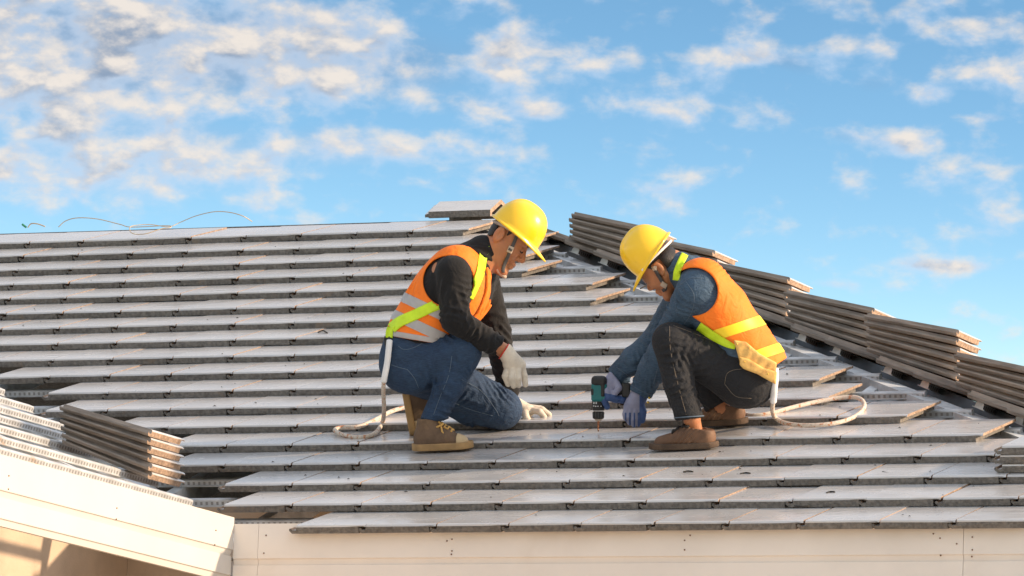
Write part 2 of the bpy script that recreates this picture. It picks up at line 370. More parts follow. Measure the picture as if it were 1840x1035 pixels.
for x, y in ((478, 962), (474, 994), (803, 972), (812, 969), (812, 990), (811, 996), (1230, 971), (1230, 988), (1240, 962), (1677, 959), (1689, 967), (1719, 977), (1690, 998)):
    screw(on_plane(x, y, (0, YF-0.001, 0), (0, 1, 0)), (0, -1, 0), mains[1])
for x, y in ((1747, 988), (1746, 1000), (1747, 965)): screw(on_plane(x, y, (0, YF-0.001, 0), (0, 1, 0)), (0, -1, 0), mains[2])
# walls under the open eaves
OV = 0.93; WX, WY = XF-OV, YF+OV
def wall(name, poly, mat):
    n = len(poly); mesh_obj(name, poly, [tuple(range(n))], mat, house)
box('wall', (WX-0.15, -4.2, GZ), (WX, WY+0.1, 0.16), M['wall'], house)
box('wall', (WX+0.001, WY, GZ), (HIP-OV-0.1, WY+0.15, 0.22), M['wall'], house)
box('wall', (HIP-OV-0.25, WY+0.151, GZ), (HIP-OV-0.1, 10.6, 0.22), M['wall'], house)
box('ceiling', (WX+0.002, WY+0.152, 0.05), (HIP-OV-0.252, 10.5, 0.08), M['gyp'], house)
box('ceiling', (-6.5, -4.2, 0.05), (WX-0.152, 10.5, 0.08), M['gyp'], house)
# back slope so that the attic is closed from behind
def sheet(name, poly, t, mat):
    p = np.array(poly, float); nrm = np.cross(p[1]-p[0], p[2]-p[0]); nrm /= np.linalg.norm(nrm); n = len(p)
    v = list(p)+list(p-nrm*t); f = [tuple(range(n)), tuple(range(2*n-1, n-1, -1))]+[(i, i+n, (i+1) % n+n, (i+1) % n) for i in range(n)]
    return mesh_obj(name, v, f, mat, house)
RY = 5.85; RZ = RY*tp-0.10
sheet('back_slope', [(HIP-RY, RY, RZ), (-8, RY, RZ), (-8, RY*2, -0.1), (HIP, RY*2, -0.1)], 0.03, M['tile_nose'])
fs = lambda x, y: (x, y, hip_z(x)-0.037)
sheet('gap_blocker', [fs(HIP-RY+0.3, RY-0.1), fs(HIP+0.35, -0.15), fs(HIP+0.35, RY*2)], 0.05, M['dark_steel'])  # dark sheet added under the laid tiles to block sky, standing in for shade
#PART2
# ------------------------------------------------------------------ loose roof tiles, each one a thing of its own
ORD = ['topmost', 'second', 'third', 'fourth', 'fifth', 'lowest']
THIN = Matrix.Diagonal((1, 1, 0.86, 1))
def loose(me, m4, label, group):
    o = inst('loose_tile', me, m4); tag(o, label, 'roof tile', group); return o
hip_stacks = [(-1.243, 5, 'of the hip stack nearest the ridge, left of the right helmet'), (-0.70, 5, 'of the hip stack mostly hidden by the right yellow helmet'),
              (-0.112, 5, 'of the hip stack behind the shoulders of the right worker'), (0.515, 5, 'of the hip stack just right of the denim worker'),
              (1.107, 6, 'of the tall hip stack with its three end faces showing'), (1.722, 5, 'of the hip stack cut by the right picture edge')]
for xh, n, txt in hip_stacks:
    for i in range(1, n+1):
        ang = PIT-rad(2.2+1.35*i); xx = xh+rng.normal(0, 0.006)+0.004*(n-i)
        z = hip_z(xx)+0.004+0.0262*i
        nose = Vector((xx+0.42*math.cos(ang), HIP-xh-0.05+rng.normal(0, 0.006), z-0.42*math.sin(ang)))
        r = n-i
        loose(STILES[rng.integers(3)], xframe(nose, ang) @ THIN, ('%s tile ' % (ORD[r] if i > 1 else ORD[5]))+txt, 'tiles stacked along the hip')
# stack on the open battens of the near wing
for i in range(6):
    ang = rad(20.4-1.0*i); zb = 0.026*(i+1)
    H = np.array([-1.515+0.004*(5-i)+rng.normal(0, 0.003), 0.355+rng.normal(0, 0.004), 0]); H[2] = (XF-H[0])*tp+0.035-0.02+zb*1.0+0.004
    nose = Vector((H[0]+0.42*math.cos(ang), H[1], H[2]-0.42*math.sin(ang)))
    r = 5-i
    loose(STILES[rng.integers(3)], xframe(nose, ang) @ THIN, '%s tile of the six tile stack on the open battens at left' % (ORD[r] if i else ORD[5]), 'tiles stacked on the left wing')
# three tiles lying on the lower courses at the right edge
pr = on_roof(1806, 846, -0.004); v16 = 2*GA
for i in range(3):
    o = Vector((pr[0]-0.0325+(0.0, -0.006, 0.004)[i], v16*cp+0.045*cp, v16*sp+0.045*math.sin(TP)))+Vector((0, -math.sin(TP), math.cos(TP)))*(0.0352*(i+1))
    m = Matrix.Translation(o) @ Matrix.Rotation(TP, 4, 'X')
    loose(TILES[rng.integers(4)], m, '%s of three tiles piled on the lower courses at the right edge' % ('lowest', 'middle', 'topmost')[i], 'three tiles at the right edge')
# angled ridge cap left lying on the ridge
cpr = [(0, 0), (0.0, 0.032), (0.135, 0.088), (0.27, 0.032), (0.27, 0.0), (0.245, 0.0), (0.245, 0.018), (0.135, 0.066), (0.022, 0.018), (0.022, 0.0)]
v, f = sweep(cpr, 0.335)
f = [x for x in f if len(x) == 4]; n = len(cpr)
for i in range(n): pass
def strip_cap(base):
    # end faces as quads between outer and inner outline
    pairs = [(0, 1, 8, 9), (1, 2, 7, 8), (2, 3, 6, 7), (3, 4, 5, 6)]
    return [tuple(base+q for q in p) for p in pairs]
f2 = f+strip_cap(0)+[t_[::-1] for t_ in strip_cap(n)]
tip = [(-0.022, 0.006, 0.004), (0.0, 0.004, 0.004), (0.0, 0.004, 0.022), (-0.022, 0.006, 0.018), (-0.022, 0.12, 0.07), (0, 0.12, 0.075)]
mi = [0 if i in (1, 2) else 1 for i in range(n)]+[2]*8
b0 = len(v); v = v+tip; f2 = f2+[(b0, b0+1, b0+2, b0+3), (b0+3, b0+2, b0+5, b0+4)]; mi += [1, 0]
cap = mesh_obj('ridge_cap', v, f2, [M['tile_top'], M['tile_nose'], M['tile_raw']], None, mi=mi)
bm = bmesh.new(); bm.from_mesh(cap.data); bmesh.ops.recalc_face_normals(bm, faces=bm.faces[:]); bm.to_mesh(cap.data); bm.free()
pc = on_roof(770, 392, -0.036); cap.matrix_basis = Matrix.Translation(Vector(pc)) @ Matrix.Rotation(rad(-1), 4, 'Z') @ Matrix.Rotation(rad(7), 4, 'X')
tag(cap, 'angled grey ridge cap tile lying on the ridge above the left worker', 'ridge tile')

# packing strap curling over the ridge
M['strap'] = material('cream_packing_strap', (0.50, 0.38, 0.24), rough=0.5)
M['green'] = material('green_plastic', (0.03, 0.25, 0.13), rough=0.4)
def ridge_pts(pp, y=5.45): return [on_plane(a, b, (0, y+dy, 0), (0, 1, 0)) for a, b, dy in pp]
v, f = tube(spline(ridge_pts([(105, 408, 0), (118, 397, 0), (140, 391.5, 0), (175, 393.5, 0), (215, 403, -.02), (237, 408, -.05), (300, 405.5, -.1), (306, 409, -.12), (290, 411, -.15), (262, 420, -.2), (240, 420, -.2), (233, 413, -.16), (238, 406, -.1), (270, 403.5, -.05), (303, 407.5, -.04), (325, 399, 0), (352, 388, 0), (385, 380.5, 0), (412, 381.5, 0), (436, 388, 0), (453, 398, 0.05)]), 8), 0.0022, 6)
tag(mesh_obj('packing_strap', v, f, M['strap'], smooth=True), 'cream plastic packing strap curled in loops over the ridge at left', 'strap')
v, f = tube(spline(ridge_pts([(50, 409, 0), (56, 402, 0), (68, 402.5, 0), (81, 407, 0)]), 6), 0.003, 6)
so = tag(mesh_obj('packing_strap', v, f, M['strap'], smooth=True), 'short bent piece of strap with a green tip at far left ridge', 'strap')
v, f = tube(ridge_pts([(40, 403, 0), (47, 408.5, 0)]), 0.006, 6); mesh_obj('plastic_tip', v, f, M['green'], so)

# twigs and crumbs on the lower courses
M['twig'] = material('dark_twig', (0.03, 0.026, 0.022), rough=0.9)
for i, pp in enumerate([[(1586, 848), (1597, 850.5), (1608, 851), (1618, 855)], [(1485, 886), (1492, 883.5), (1500, 884)], [(1428, 909), (1440, 910.5), (1454, 909)], [(1330, 851.5), (1340, 849.5), (1348, 850.5)],
                        [(1151, 518.5), (1156, 516), (1160, 513.5)], [(572, 597), (580, 594), (588, 598)], [(1228, 848), (1236, 846.5), (1245, 847.5)]]):
    v, f = tube(spline([on_roof(a, b, -0.012) for a, b in pp], 5), 0.0035, 6)
    tag(mesh_obj('twig', v, f, M['twig'], smooth=True), ['dark curved twig lying beside the lower right tile courses', 'short black twig on the second tile course from the eave', 'dark twig lying on the tile nose just above the eave', 'small brown twig on the tiles right of the brown shoe',
        'tiny dark twig on the tile above the drilling arm', 'tiny twig on the tiles left of the kneeling worker', 'thin twig on the tiles below the denim worker'][i], 'twig', 'twigs on the tiles')
V = []; F = []
for i in range(150):
    x, y = rng.uniform(30, 1800), rng.uniform(440, 930); p = on_roof(x, y, -0.004)
    k = 17-int((p[1]/cp)/GA)
    kk = 18-(p[1]/cp)/GA; fr = math.ceil(kk)-kk        # fraction above the nose of its row
    row = int(math.ceil(kk))
    if not (1 < row <= 18) or p[0] < (LEFT[row]+.3)*TW or p[0] > (RIGHT[row]-.3)*TW or fr > 0.9: continue
    h = -fr*GA*math.sin(LAP)
    p = np.array([p[0], ((18-row)+fr)*GA*cp, ((18-row)+fr)*GA*sp])+NR*(h+0.002)
    s = rng.uniform(0.002, 0.006); b = len(V)
    for dx, dy, dz in ((1, 0, 0), (-1, .3, 0), (0, 1, .2), (0, 0, 1.1)): V.append(p+s*np.array([dx*rng.uniform(.6, 2), dy, dz*.7]))
    F += [(b, b+1, b+3), (b+1, b+2, b+3), (b+2, b, b+3)]
tag(mesh_obj('grit', V, F, M['twig']), 'dark crumbs and grit scattered over the roof tiles', 'grit', kind='stuff')
# ------------------------------------------------------------------ people: implicit surfaces meshed once per garment
def cap_(a, b, ra, rb=None):
    a = np.array(a, float); b = np.array(b, float); rb = ra if rb is None else rb; ba = b-a; L = max(ba@ba, 1e-9)
    def f(p):
        h = np.clip(((p-a)@ba)/L, 0, 1); return np.linalg.norm(p-a-h[:, None]*ba, axis=1)-(ra+(rb-ra)*h)
    f.bb = (np.minimum(a-ra, b-rb), np.maximum(a+ra, b+rb)); f.seg = (a, b, ra, rb); return f
def ell_(c, r, ax=None):
    c = np.array(c, float); r = np.array(r, float); ax = np.eye(3) if ax is None else np.array(ax, float)   # rows: axes
    def f(p):
        q = (p-c)@ax.T; k0 = np.linalg.norm(q/r, axis=1); k1 = np.linalg.norm(q/(r*r), axis=1); return k0*(k0-1)/np.maximum(k1, 1e-6)
    e = np.abs(ax.T*r[None, :]).sum(1); f.bb = (c-e, c+e); f.seg = None; return f
def smin(a, b, k):
    if k <= 0: return np.minimum(a, b)
    h = np.clip(0.5+0.5*(b-a)/k, 0, 1); return b+(a-b)*h-k*h*(1-h)
def smax(a, b, k): return -smin(-a, -b, k)
def union(prims, k):
    ks = k if isinstance(k, (list, tuple)) else [k]*len(prims)
    def f(p):
        d = prims[0](p)
        for q, kk in zip(prims[1:], ks[1:]): d = smin(d, q(p), kk)
        return d
    f.bb = (np.min([q.bb[0] for q in prims], 0), np.max([q.bb[1] for q in prims], 0)); f.prims = prims; return f
def join(fs, k):
    def f(p):
        d = fs[0](p)
        for q in fs[1:]: d = smin(d, q(p), k)
        return d
    f.bb = (np.min([q.bb[0] for q in fs], 0), np.max([q.bb[1] for q in fs], 0)); f.prims = [x for q in fs for x in q.prims]; return f
def derive(base, fn, grow=0):
    def f(p): return fn(base(p), p)
    f.bb = (base.bb[0]-grow, base.bb[1]+grow); f.prims = getattr(base, 'prims', []); return f
def half(d, p, pt, n, k=2.0):
    """keep the side of the plane that n points away from"""
    n = np.array(n, float); n /= np.linalg.norm(n); return smax(d, (p-np.array(pt, float))@n, k)
def folds(base, seed, amp=1.5, per=3, wl=(12, 22), tilt=0.6, only=None):
    r = np.random.default_rng(seed); pk = []
    for q in base.prims:
        if q.seg is None: continue
        a, b, ra, rb = q.seg; ax = b-a; L = np.linalg.norm(ax)
        if L < 10: continue
        ax = ax/L
        for _ in range(max(1, int(per*L/90))):
            t = r.uniform(0, 1); dirn = ax+r.normal(0, tilt, 3); dirn /= np.linalg.norm(dirn)
            off = r.normal(0, 1, 3); off -= ax*(off@ax); off /= np.linalg.norm(off)
            if off[2] > 0.3: off[2] *= -1
            c = a+(b-a)*t+off*(ra+(rb-ra)*t)
            pk.append((c, dirn*2*math.pi/r.uniform(*wl), r.uniform(0, 6.3), r.uniform(13, 25), amp*r.uniform(.4, 1.3), r.normal(0, 0.035, 3)))
    def f(p):
        d = base(p)
        w = np.zeros(len(p)); near = np.abs(d) < 7
        pn = p[near]; wn = np.zeros(len(pn))
        for c, kv, ph, s, am, bend in pk:
            q = pn-c; r2 = (q*q).sum(1)/(s*s); m = r2 < 4.5
            if not m.any(): continue
            q = q[m]; g = np.exp(-r2[m]); sn = np.sin(q@kv+ph+((q@bend)**2))
            wn[m] += am*g*(1-np.abs(sn))*1.6-am*g*0.6
        w[near] = wn
        return d-w
    f.bb = (base.bb[0]-4, base.bb[1]+4); f.prims = base.prims; return f
def surf(fn, step=1.6, pad=4.0):
    """sparse surface nets"""
    lo = fn.bb[0]-pad; hi = fn.bb[1]+pad; B = 5; n = np.ceil((hi-lo)/step).astype(int)+1; nb = np.ceil(n/B).astype(int); n = nb*B+1
    val = np.full(n, 50.0, np.float32)
    ci = np.stack(np.meshgrid(*[np.arange(k) for k in nb], indexing='ij'), -1).reshape(-1, 3)
    cd = fn(lo+(ci*B+B/2)*step)
    rr = B*step*0.87+3.0
    val_blocks = ci[np.abs(cd) < rr]
    # inside blocks far from the surface
    deep = (cd <= -rr).reshape(nb); val[:-1, :-1, :-1][np.repeat(np.repeat(np.repeat(deep, B, 0), B, 1), B, 2)] = -50
    g = np.stack(np.meshgrid(*[np.arange(B+1)]*3, indexing='ij'), -1).reshape(-1, 3)
    for s in range(0, len(val_blocks), 1500):
        bl = val_blocks[s:s+1500]; idx = (bl[:, None, :]*B+g[None]).reshape(-1, 3)
        d = fn(lo+idx*step); val[idx[:, 0], idx[:, 1], idx[:, 2]] = d
    ins = val < 0
    c = np.zeros(np.array(val.shape)-1, np.uint8)
    offs = [(i, j, k) for i in (0, 1) for j in (0, 1) for k in (0, 1)]
    X, Y, Z = c.shape
    for (i, j, k) in offs: c += ins[i:i+X, j:j+Y, k:k+Z]
    act = np.argwhere((c > 0) & (c < 8))
    cv = np.stack([val[act[:, 0]+i, act[:, 1]+j, act[:, 2]+k] for (i, j, k) in offs], 1)
    off = np.array(offs, float); P = np.zeros((len(act), 3)); cnt = np.zeros(len(act))
    for a in range(8):
        for b in range(a+1, 8):
            if np.abs(off[a]-off[b]).sum() != 1: continue
            m = (cv[:, a] < 0) != (cv[:, b] < 0); t = cv[:, a]/(cv[:, a]-cv[:, b]+1e-12)
            q = off[a]+(off[b]-off[a])*t[:, None]; P[m] += q[m]; cnt[m] += 1
    P = lo+(act+P/np.maximum(cnt, 1)[:, None])*step
    vid = np.full(c.shape, -1, np.int32); vid[act[:, 0], act[:, 1], act[:, 2]] = np.arange(len(act))
    quads = []
    for ax in range(3):
        s0 = [slice(None)]*3; s1 = [slice(None)]*3; s0[ax] = slice(0, -1); s1[ax] = slice(1, None)
        A = ins[tuple(s0)]; Bq = ins[tuple(s1)]; e = np.argwhere(A != Bq)
        u, v = [(1, 2), (2, 0), (0, 1)][ax]
        e = e[(e[:, u] > 0) & (e[:, v] > 0) & (e[:, u] < c.shape[u]) & (e[:, v] < c.shape[v])]
        def at(du, dv):
            q = e.copy(); q[:, u] -= du; q[:, v] -= dv; return vid[q[:, 0], q[:, 1], q[:, 2]]
        Q = np.stack([at(1, 1), at(0, 1), at(0, 0), at(1, 0)], 1)
        fl = A[e[:, 0], e[:, 1], e[:, 2]]; Q[~fl] = Q[~fl][:, ::-1]; Q = Q[(Q >= 0).all(1)]; quads.append(Q)
    return P, np.concatenate(quads)
def lap_smooth(P, Q, it=2, lam=0.5):
    E = np.concatenate([Q[:, [0, 1]], Q[:, [1, 2]], Q[:, [2, 3]], Q[:, [3, 0]]])
    for _ in range(it):
        s = np.zeros_like(P); n = np.zeros(len(P))
        for a, b in ((0, 1), (1, 0)):
            for k in range(3): s[:, k] += np.bincount(E[:, a], P[E[:, b], k], len(P))
            n += np.bincount(E[:, a], minlength=len(P))
        P = P+lam*(s/np.maximum(n, 1)[:, None]-P)
    return P
class Figure:
    """a person modelled in photo pixels: x right, y down, z away from the camera; mapped to metres at the distance where the feet stand"""
    def __init__(s, px, py, label, h=-0.015):
        s.ref = on_roof(px, py, h); s.d0 = (s.ref-CPOS)@CF; s.S = FPX/s.d0; s.px, s.py = px, py
        s.root = empty('person', Vector(s.ref)); tag(s.root, label, 'person', None)
    def w(s, p):
        p = np.atleast_2d(np.array(p, float)); d = s.d0+p[:, 2]/s.S
        return CPOS+d[:, None]*(CF+((p[:, 0]-920)/FPX)[:, None]*CR+((p[:, 1]-517.5)/FPX)[:, None]*CD)
    def roofz(s, x, y, h=-0.015):
        return ((on_roof(x, y, h)-CPOS)@CF-s.d0)*s.S
    def mesh(s, name, P, Q, mat, parent=None, smooth=True, label=None):
        W = s.w(P); par = parent or s.root
        o = bpy.data.objects.new(name, None) if False else None
        me = bpy.data.meshes.new(name); base = Vector(s.ref)
        me.from_pydata([tuple(q) for q in (W-s.ref)], [], [tuple(map(int, q)) for q in Q])
        for m in (mat if isinstance(mat, list) else [mat]): me.materials.append(m)
        if smooth: me.polygons.foreach_set('use_smooth', np.ones(len(me.polygons), dtype=bool))
        o = bpy.data.objects.new(name, me); COL.objects.link(o)
        if parent is None or parent == 'top': 
            if parent == 'top': o.location = base
            else: o.parent = s.root
        else: o.parent = parent
        if label: o['label'] = label
        return o
    def sdf(s, name, fn, mat, step=1.6, parent=None, sm=1, label=None):
        P, Q = surf(fn, step); fn.cache = (P, Q); P = lap_smooth(P, Q, sm) if sm else P
        return s.mesh(name, P, Q, mat, parent, label=label)
def fix_normals(o):
    bm = bmesh.new(); bm.from_mesh(o.data); bmesh.ops.recalc_face_normals(bm, faces=bm.faces[:]); bm.to_mesh(o.data); bm.free(); return o
def band_from(fig, fn, step, planes, off, name, mat, parent, keep=None):
    """slice a band out of a garment's surface and lift it a little"""
    P, Q = getattr(fn, 'cache', None) or surf(fn, step); fn.cache = (P, Q); bm = bmesh.new(); vs_ = [bm.verts.new(p) for p in P]
    for q in Q:
        try: bm.faces.new([vs_[i] for i in q])
        except ValueError: pass
    for pt, n in planes:
        bmesh.ops.bisect_plane(bm, geom=bm.verts[:]+bm.edges[:]+bm.faces[:], plane_co=Vector(pt), plane_no=Vector(n), clear_outer=True)
    bm.normal_update()
    for v in bm.verts: v.co += v.normal*off
    bm.verts.index_update()
    P = np.array([v.co[:] for v in bm.verts]); F = [[v.index for v in f.verts] for f in bm.faces]; bm.free()
    if not F: return None
    return fig.mesh(name, P, F, mat, parent)
def conform(fig, fns, path, width, off, name, mat, parent, n=6, across=5, z0=-140, z1=330, thick=1.2, wmul=None, clampz=None):
    """ribbon that follows the visible surface of a garment along a path in the photo"""
    pts = np.array(spline(path, n)); T = np.gradient(pts, axis=0); T /= np.linalg.norm(T, axis=1)[:, None]; N = np.stack([-T[:, 1], T[:, 0]], 1)
    W = np.broadcast_to(width, (len(pts),)) if wmul is None else width*np.interp(np.linspace(0, 1, len(pts)), *wmul)
    G = (pts[:, None, :]+N[:, None, :]*(np.linspace(-.5, .5, across)[None, :, None]*W[:, None, None])).reshape(-1, 2)
    z = np.full(len(G), float(z0)); fns = fns if isinstance(fns, (list, tuple)) else [fns]
    for _ in range(90):
        p = np.column_stack([G, z]); d = np.min([q(p) for q in fns], 0); z = np.minimum(z+np.maximum(d, 0.0)*0.8, z1)
    Z = z.reshape(len(pts), across); hit = Z < z1-1
    med = np.median(Z[hit]) if hit.any() else 0
    for i in range(len(pts)):
        if hit[i].any(): Z[i][~hit[i]] = Z[i][hit[i]].max()
    rows_ok = hit.any(1)
    if not rows_ok.all(): Z[~rows_ok] = np.array([np.interp(np.where(~rows_ok)[0], np.where(rows_ok)[0], Z[rows_ok].mean(1))]).T
    for _ in range(3):
        Zp = np.vstack([Z[:1], Z, Z[-1:]]); Z = np.minimum(Z, (Zp[:-2]+Zp[1:-1]*2+Zp[2:])/4)
    front = np.column_stack([G, Z.reshape(-1)-off-thick]); back = np.column_stack([G, Z.reshape(-1)-off+thick])
    m, k = len(pts), across; V = np.vstack([front, back]); o2 = m*k
    F = [(i*k+j, (i+1)*k+j, (i+1)*k+j+1, i*k+j+1) for i in range(m-1) for j in range(k-1)]
    F += [tuple(x+o2 for x in q[::-1]) for q in list(F)]
    ring = [i*k for i in range(m)]+[(m-1)*k+j for j in range(1, k)]+[i*k+k-1 for i in range(m-2, -1, -1)]+[j for j in range(k-2, 0, -1)]
    F += [(ring[i], ring[i]+o2, ring[(i+1) % len(ring)]+o2, ring[(i+1) % len(ring)]) for i in range(len(ring))]
    return fix_normals(fig.mesh(name, V, F, mat, parent))
def seam(fig, fns, path, mat, parent, r=0.5, name='seam'):
    pts = np.array(spline(path, 5)); z = np.full(len(pts), -140.0); fns = fns if isinstance(fns, (list, tuple)) else [fns]
    for _ in range(90):
        p = np.column_stack([pts, z]); d = np.min([q(p) for q in fns], 0); z = np.minimum(z+np.maximum(d, 0)*0.8, 330)
    ok = z < 325
    if ok.sum() < 4: return
    pp = np.column_stack([pts, z-0.2])[ok]; v, f = tube(pp, r, 6); return fig.mesh(name, v, f, mat, parent)

# materials for people
def weave(sc, hi):
    def f(t, v, col, r):
        s = t.add('ShaderNodeSeparateXYZ', {0: v})
        w = t.noise(t.vmath('MULTIPLY', v, (60, 60, 420)), 1.0, 2, 0.5)
        fade = t.ramp(t.noise(v, 7.0, 4, 0.6), 0.42, 0.68)
        col = t.mix(t.math('MULTIPLY', fade, 0.55), col, hi+(1,))
        col = t.mix(t.ramp(w, 0.3, 0.7, 0.0, 0.30), col, tuple(x*2.0 for x in hi)+(1,)); return col, r
    return f
M['jeans_blue'] = material('blue_denim', (0.011, 0.028, 0.064), rough=0.85, var=0.25, vscale=12, bump=0.5, bscale=260, extra=weave(1, (0.022, 0.050, 0.095)), bdist=0.002, bump2=0.85, b2scale=24)
M['jeans_black'] = material('black_denim', (0.010, 0.011, 0.014), rough=0.88, var=0.25, vscale=12, bump=0.5, bscale=260, extra=weave(1, (0.012, 0.013, 0.016)), bdist=0.002, bump2=0.85, b2scale=24)
M['denim_jacket'] = material('dark_blue_denim_shirt', (0.026, 0.056, 0.098), rough=0.85, var=0.25, vscale=12, bump=0.5, bscale=260, extra=weave(1, (0.055, 0.095, 0.145)), bdist=0.002, bump2=0.85, b2scale=24)
M['black_knit'] = material('black_knit_cotton', (0.006, 0.0055, 0.006), rough=0.92, var=0.2, vscale=20, bump=0.3, bscale=300, sheen=0.04, bdist=0.002, bump2=0.6, b2scale=18)
M['orange'] = material('orange_hi_vis_fabric', (1.0, 0.20, 0.006), rough=0.7, var=0.08, vscale=9, bump=0.25, bscale=40, bump2=0.6, b2scale=18)
M['reflect'] = material('grey_reflective_tape', (0.42, 0.40, 0.39), rough=0.45, var=0.12, vscale=12)
M['yellow_tape'] = material('yellow_reflective_tape', (0.92, 0.66, 0.02), rough=0.5, var=0.08, vscale=12)
M['lime'] = material('lime_webbing', (0.62, 0.86, 0.02), rough=0.6, var=0.08, vscale=30, bump=0.3, bscale=300)
M['black_web'] = material('black_webbing', (0.012, 0.012, 0.013), rough=0.8)
M['skin'] = material('tanned_skin', (0.43, 0.175, 0.078), rough=0.5, var=0.12, vscale=18, bump=0.12, bscale=180, sub=0.12, bdist=0.002)
M['hair'] = material('black_hair', (0.012, 0.009, 0.008), rough=0.55, var=0.4, vscale=90, bump=0.6, bscale=320, stretch=(1, 1, 0.3))
M['helmet'] = material('yellow_glossy_plastic', (0.93, 0.58, 0.008), rough=0.3, color2=(0.72, 0.46, 0.05), c2=(0.60, 0.80), c2scale=14, spec=0.6, var=0.03, vscale=4, coat=0.35, bump=0.03, bscale=30, rvar=0.06)
M['helmet_in'] = material('helmet_lining', (0.35, 0.31, 0.27), rough=0.8)
M['strap_grey'] = material('grey_chin_strap', (0.065, 0.062, 0.064), rough=0.7)
M['buckle'] = material('beige_plastic', (0.50, 0.40, 0.31), rough=0.45)
M['glove_white'] = material('cream_knit_glove', (0.66, 0.58, 0.47), rough=0.9, var=0.12, vscale=25, bump=0.8, bscale=330, bdist=0.003)
M['glove_cuff'] = material('red_glove_edge', (0.55, 0.03, 0.02), rough=0.8)
M['glove_blue'] = material('lavender_work_glove', (0.27, 0.275, 0.38), rough=0.8, var=0.12, vscale=25, bump=0.4, bscale=260)
M['glove_palm'] = material('blue_glove_coating', (0.035, 0.075, 0.20), rough=0.6, var=0.15, vscale=25)
M['shoe_canvas'] = material('brown_canvas_shoe', (0.135, 0.085, 0.052), rough=0.85, var=0.3, vscale=16, bump=0.4, bscale=200, color2=(0.24, 0.15, 0.08), c2=(0.5, 0.7), c2scale=12)
M['shoe_rubber'] = material('yellowed_rubber_sole', (0.35, 0.215, 0.09), rough=0.7, var=0.25, vscale=14)
M['shoe_toe'] = material('cream_rubber_toe', (0.56, 0.42, 0.24), rough=0.6, var=0.15, vscale=14)
M['lace'] = material('tan_lace', (0.58, 0.34, 0.10), rough=0.85)
M['shoe_leather'] = material('brown_leather_shoe', (0.135, 0.070, 0.038), rough=0.7, var=0.3, vscale=16, bump=0.3, bscale=120, color2=(0.27, 0.15, 0.08), c2=(0.5, 0.75), c2scale=10)
M['shoe_dark'] = material('dark_dirty_sole', (0.085, 0.055, 0.036), rough=0.9, var=0.35, vscale=20, bump=0.8, bscale=80)
M['lace_black'] = material('black_lace', (0.012, 0.011, 0.011), rough=0.8)
M['pouch'] = material('tan_leather_pouch', (0.74, 0.45, 0.13), rough=0.75, var=0.2, vscale=14, bump=0.35, bscale=90, color2=(0.50, 0.24, 0.07), c2=(0.5, 0.72), c2scale=14)
M['strap_brown'] = material('dark_brown_leather', (0.16, 0.06, 0.025), rough=0.6, var=0.2)
M['thread'] = material('faded_stitching', (0.16, 0.13, 0.10), rough=0.9)
M['thread_blue'] = material('pale_blue_stitching', (0.10, 0.14, 0.19), rough=0.9)
M['rope'] = material('white_kernmantle_rope', (0.62, 0.54, 0.45), rough=0.85, var=0.15, vscale=90, bump=0.5, bscale=300, color2=(0.50, 0.20, 0.09), c2=(0.55, 0.60), c2scale=60)
M['drill_teal'] = material('teal_tool_plastic', (0.006, 0.15, 0.155), rough=0.45, var=0.1)
M['drill_black'] = material('black_tool_plastic', (0.016, 0.016, 0.017), rough=0.5, var=0.2)
M['steel_bit'] = material('coppery_drill_bit', (0.30, 0.13, 0.07), rough=0.35, metal=0.7)
M['white_print'] = material('white_print', (0.75, 0.75, 0.75), rough=0.6)
M['brass'] = material('brass_snap', (0.75, 0.48, 0.10), rough=0.3, metal=0.7)
def clear_mat():
    m = bpy.data.materials.new('clear_plastic'); m.use_nodes = True; b = m.node_tree.nodes['Principled BSDF']
    b.inputs['Transmission Weight'].default_value = 0.95; b.inputs['Roughness'].default_value = 0.03; b.inputs['IOR'].default_value = 1.05; b.inputs['Base Color'].default_value = (0.95, 0.95, 0.95, 1); return m
M['clear'] = clear_mat()

def head_frame(ear, theta, side, zc, yaw=0.0):
    """side +1 faces right in the photo, -1 left. rows: forward, down, lateral (away from the camera)"""
    f = np.array([side*math.cos(theta), math.sin(theta), 0.0]); d = np.array([-side*math.sin(theta), math.cos(theta), 0.0]); l = np.array([0, 0, 1.0])
    f2 = f*math.cos(yaw)-l*math.sin(yaw); l2 = l*math.cos(yaw)+f*math.sin(yaw)
    return np.array([ear[0], ear[1], zc], float), np.array([f2, d, l2])
def H(o, A, p): return o+np.array(p, float)@A
def head_prims(o, A, s=1.0):
    h = lambda *p: H(o, A, np.array(p)*s); E = lambda c, r: ell_(h(*c), np.array(r)*s, A)
    pr = [E((11, -24, 0), (34.5, 40, 31)), E((20, 8, 0), (23, 37, 26))]; ks = [0, 14]
    for m in (-1, 1):
        pr.append(cap_(h(3, 16, 20*m), h(29, 47, 7*m), 11*s, 9*s)); ks.append(9)
        pr.append(E((28, 13, 17*m), (13, 13, 9))); ks.append(8)
    pr += [E((32, 49.5, 0), (9, 8, 12)), cap_(h(39, -7, -13), h(39, -7, 13), 6.5*s), cap_(h(42.5, -1, 0), h(50, 17, 0), 4.0*s, 5.2*s),
           E((44, 19.5, -4.5), (5, 4, 4)), E((44, 19.5, 4.5), (5, 4, 4)), cap_(h(40.5, 30.5, -7), h(40.5, 30.5, 7), 4.4*s), cap_(h(39, 36.5, -6), h(39, 36.5, 6), 4.6*s)]
    ks += [8, 8, 5, 3, 3, 3, 2.5]
    return pr, ks
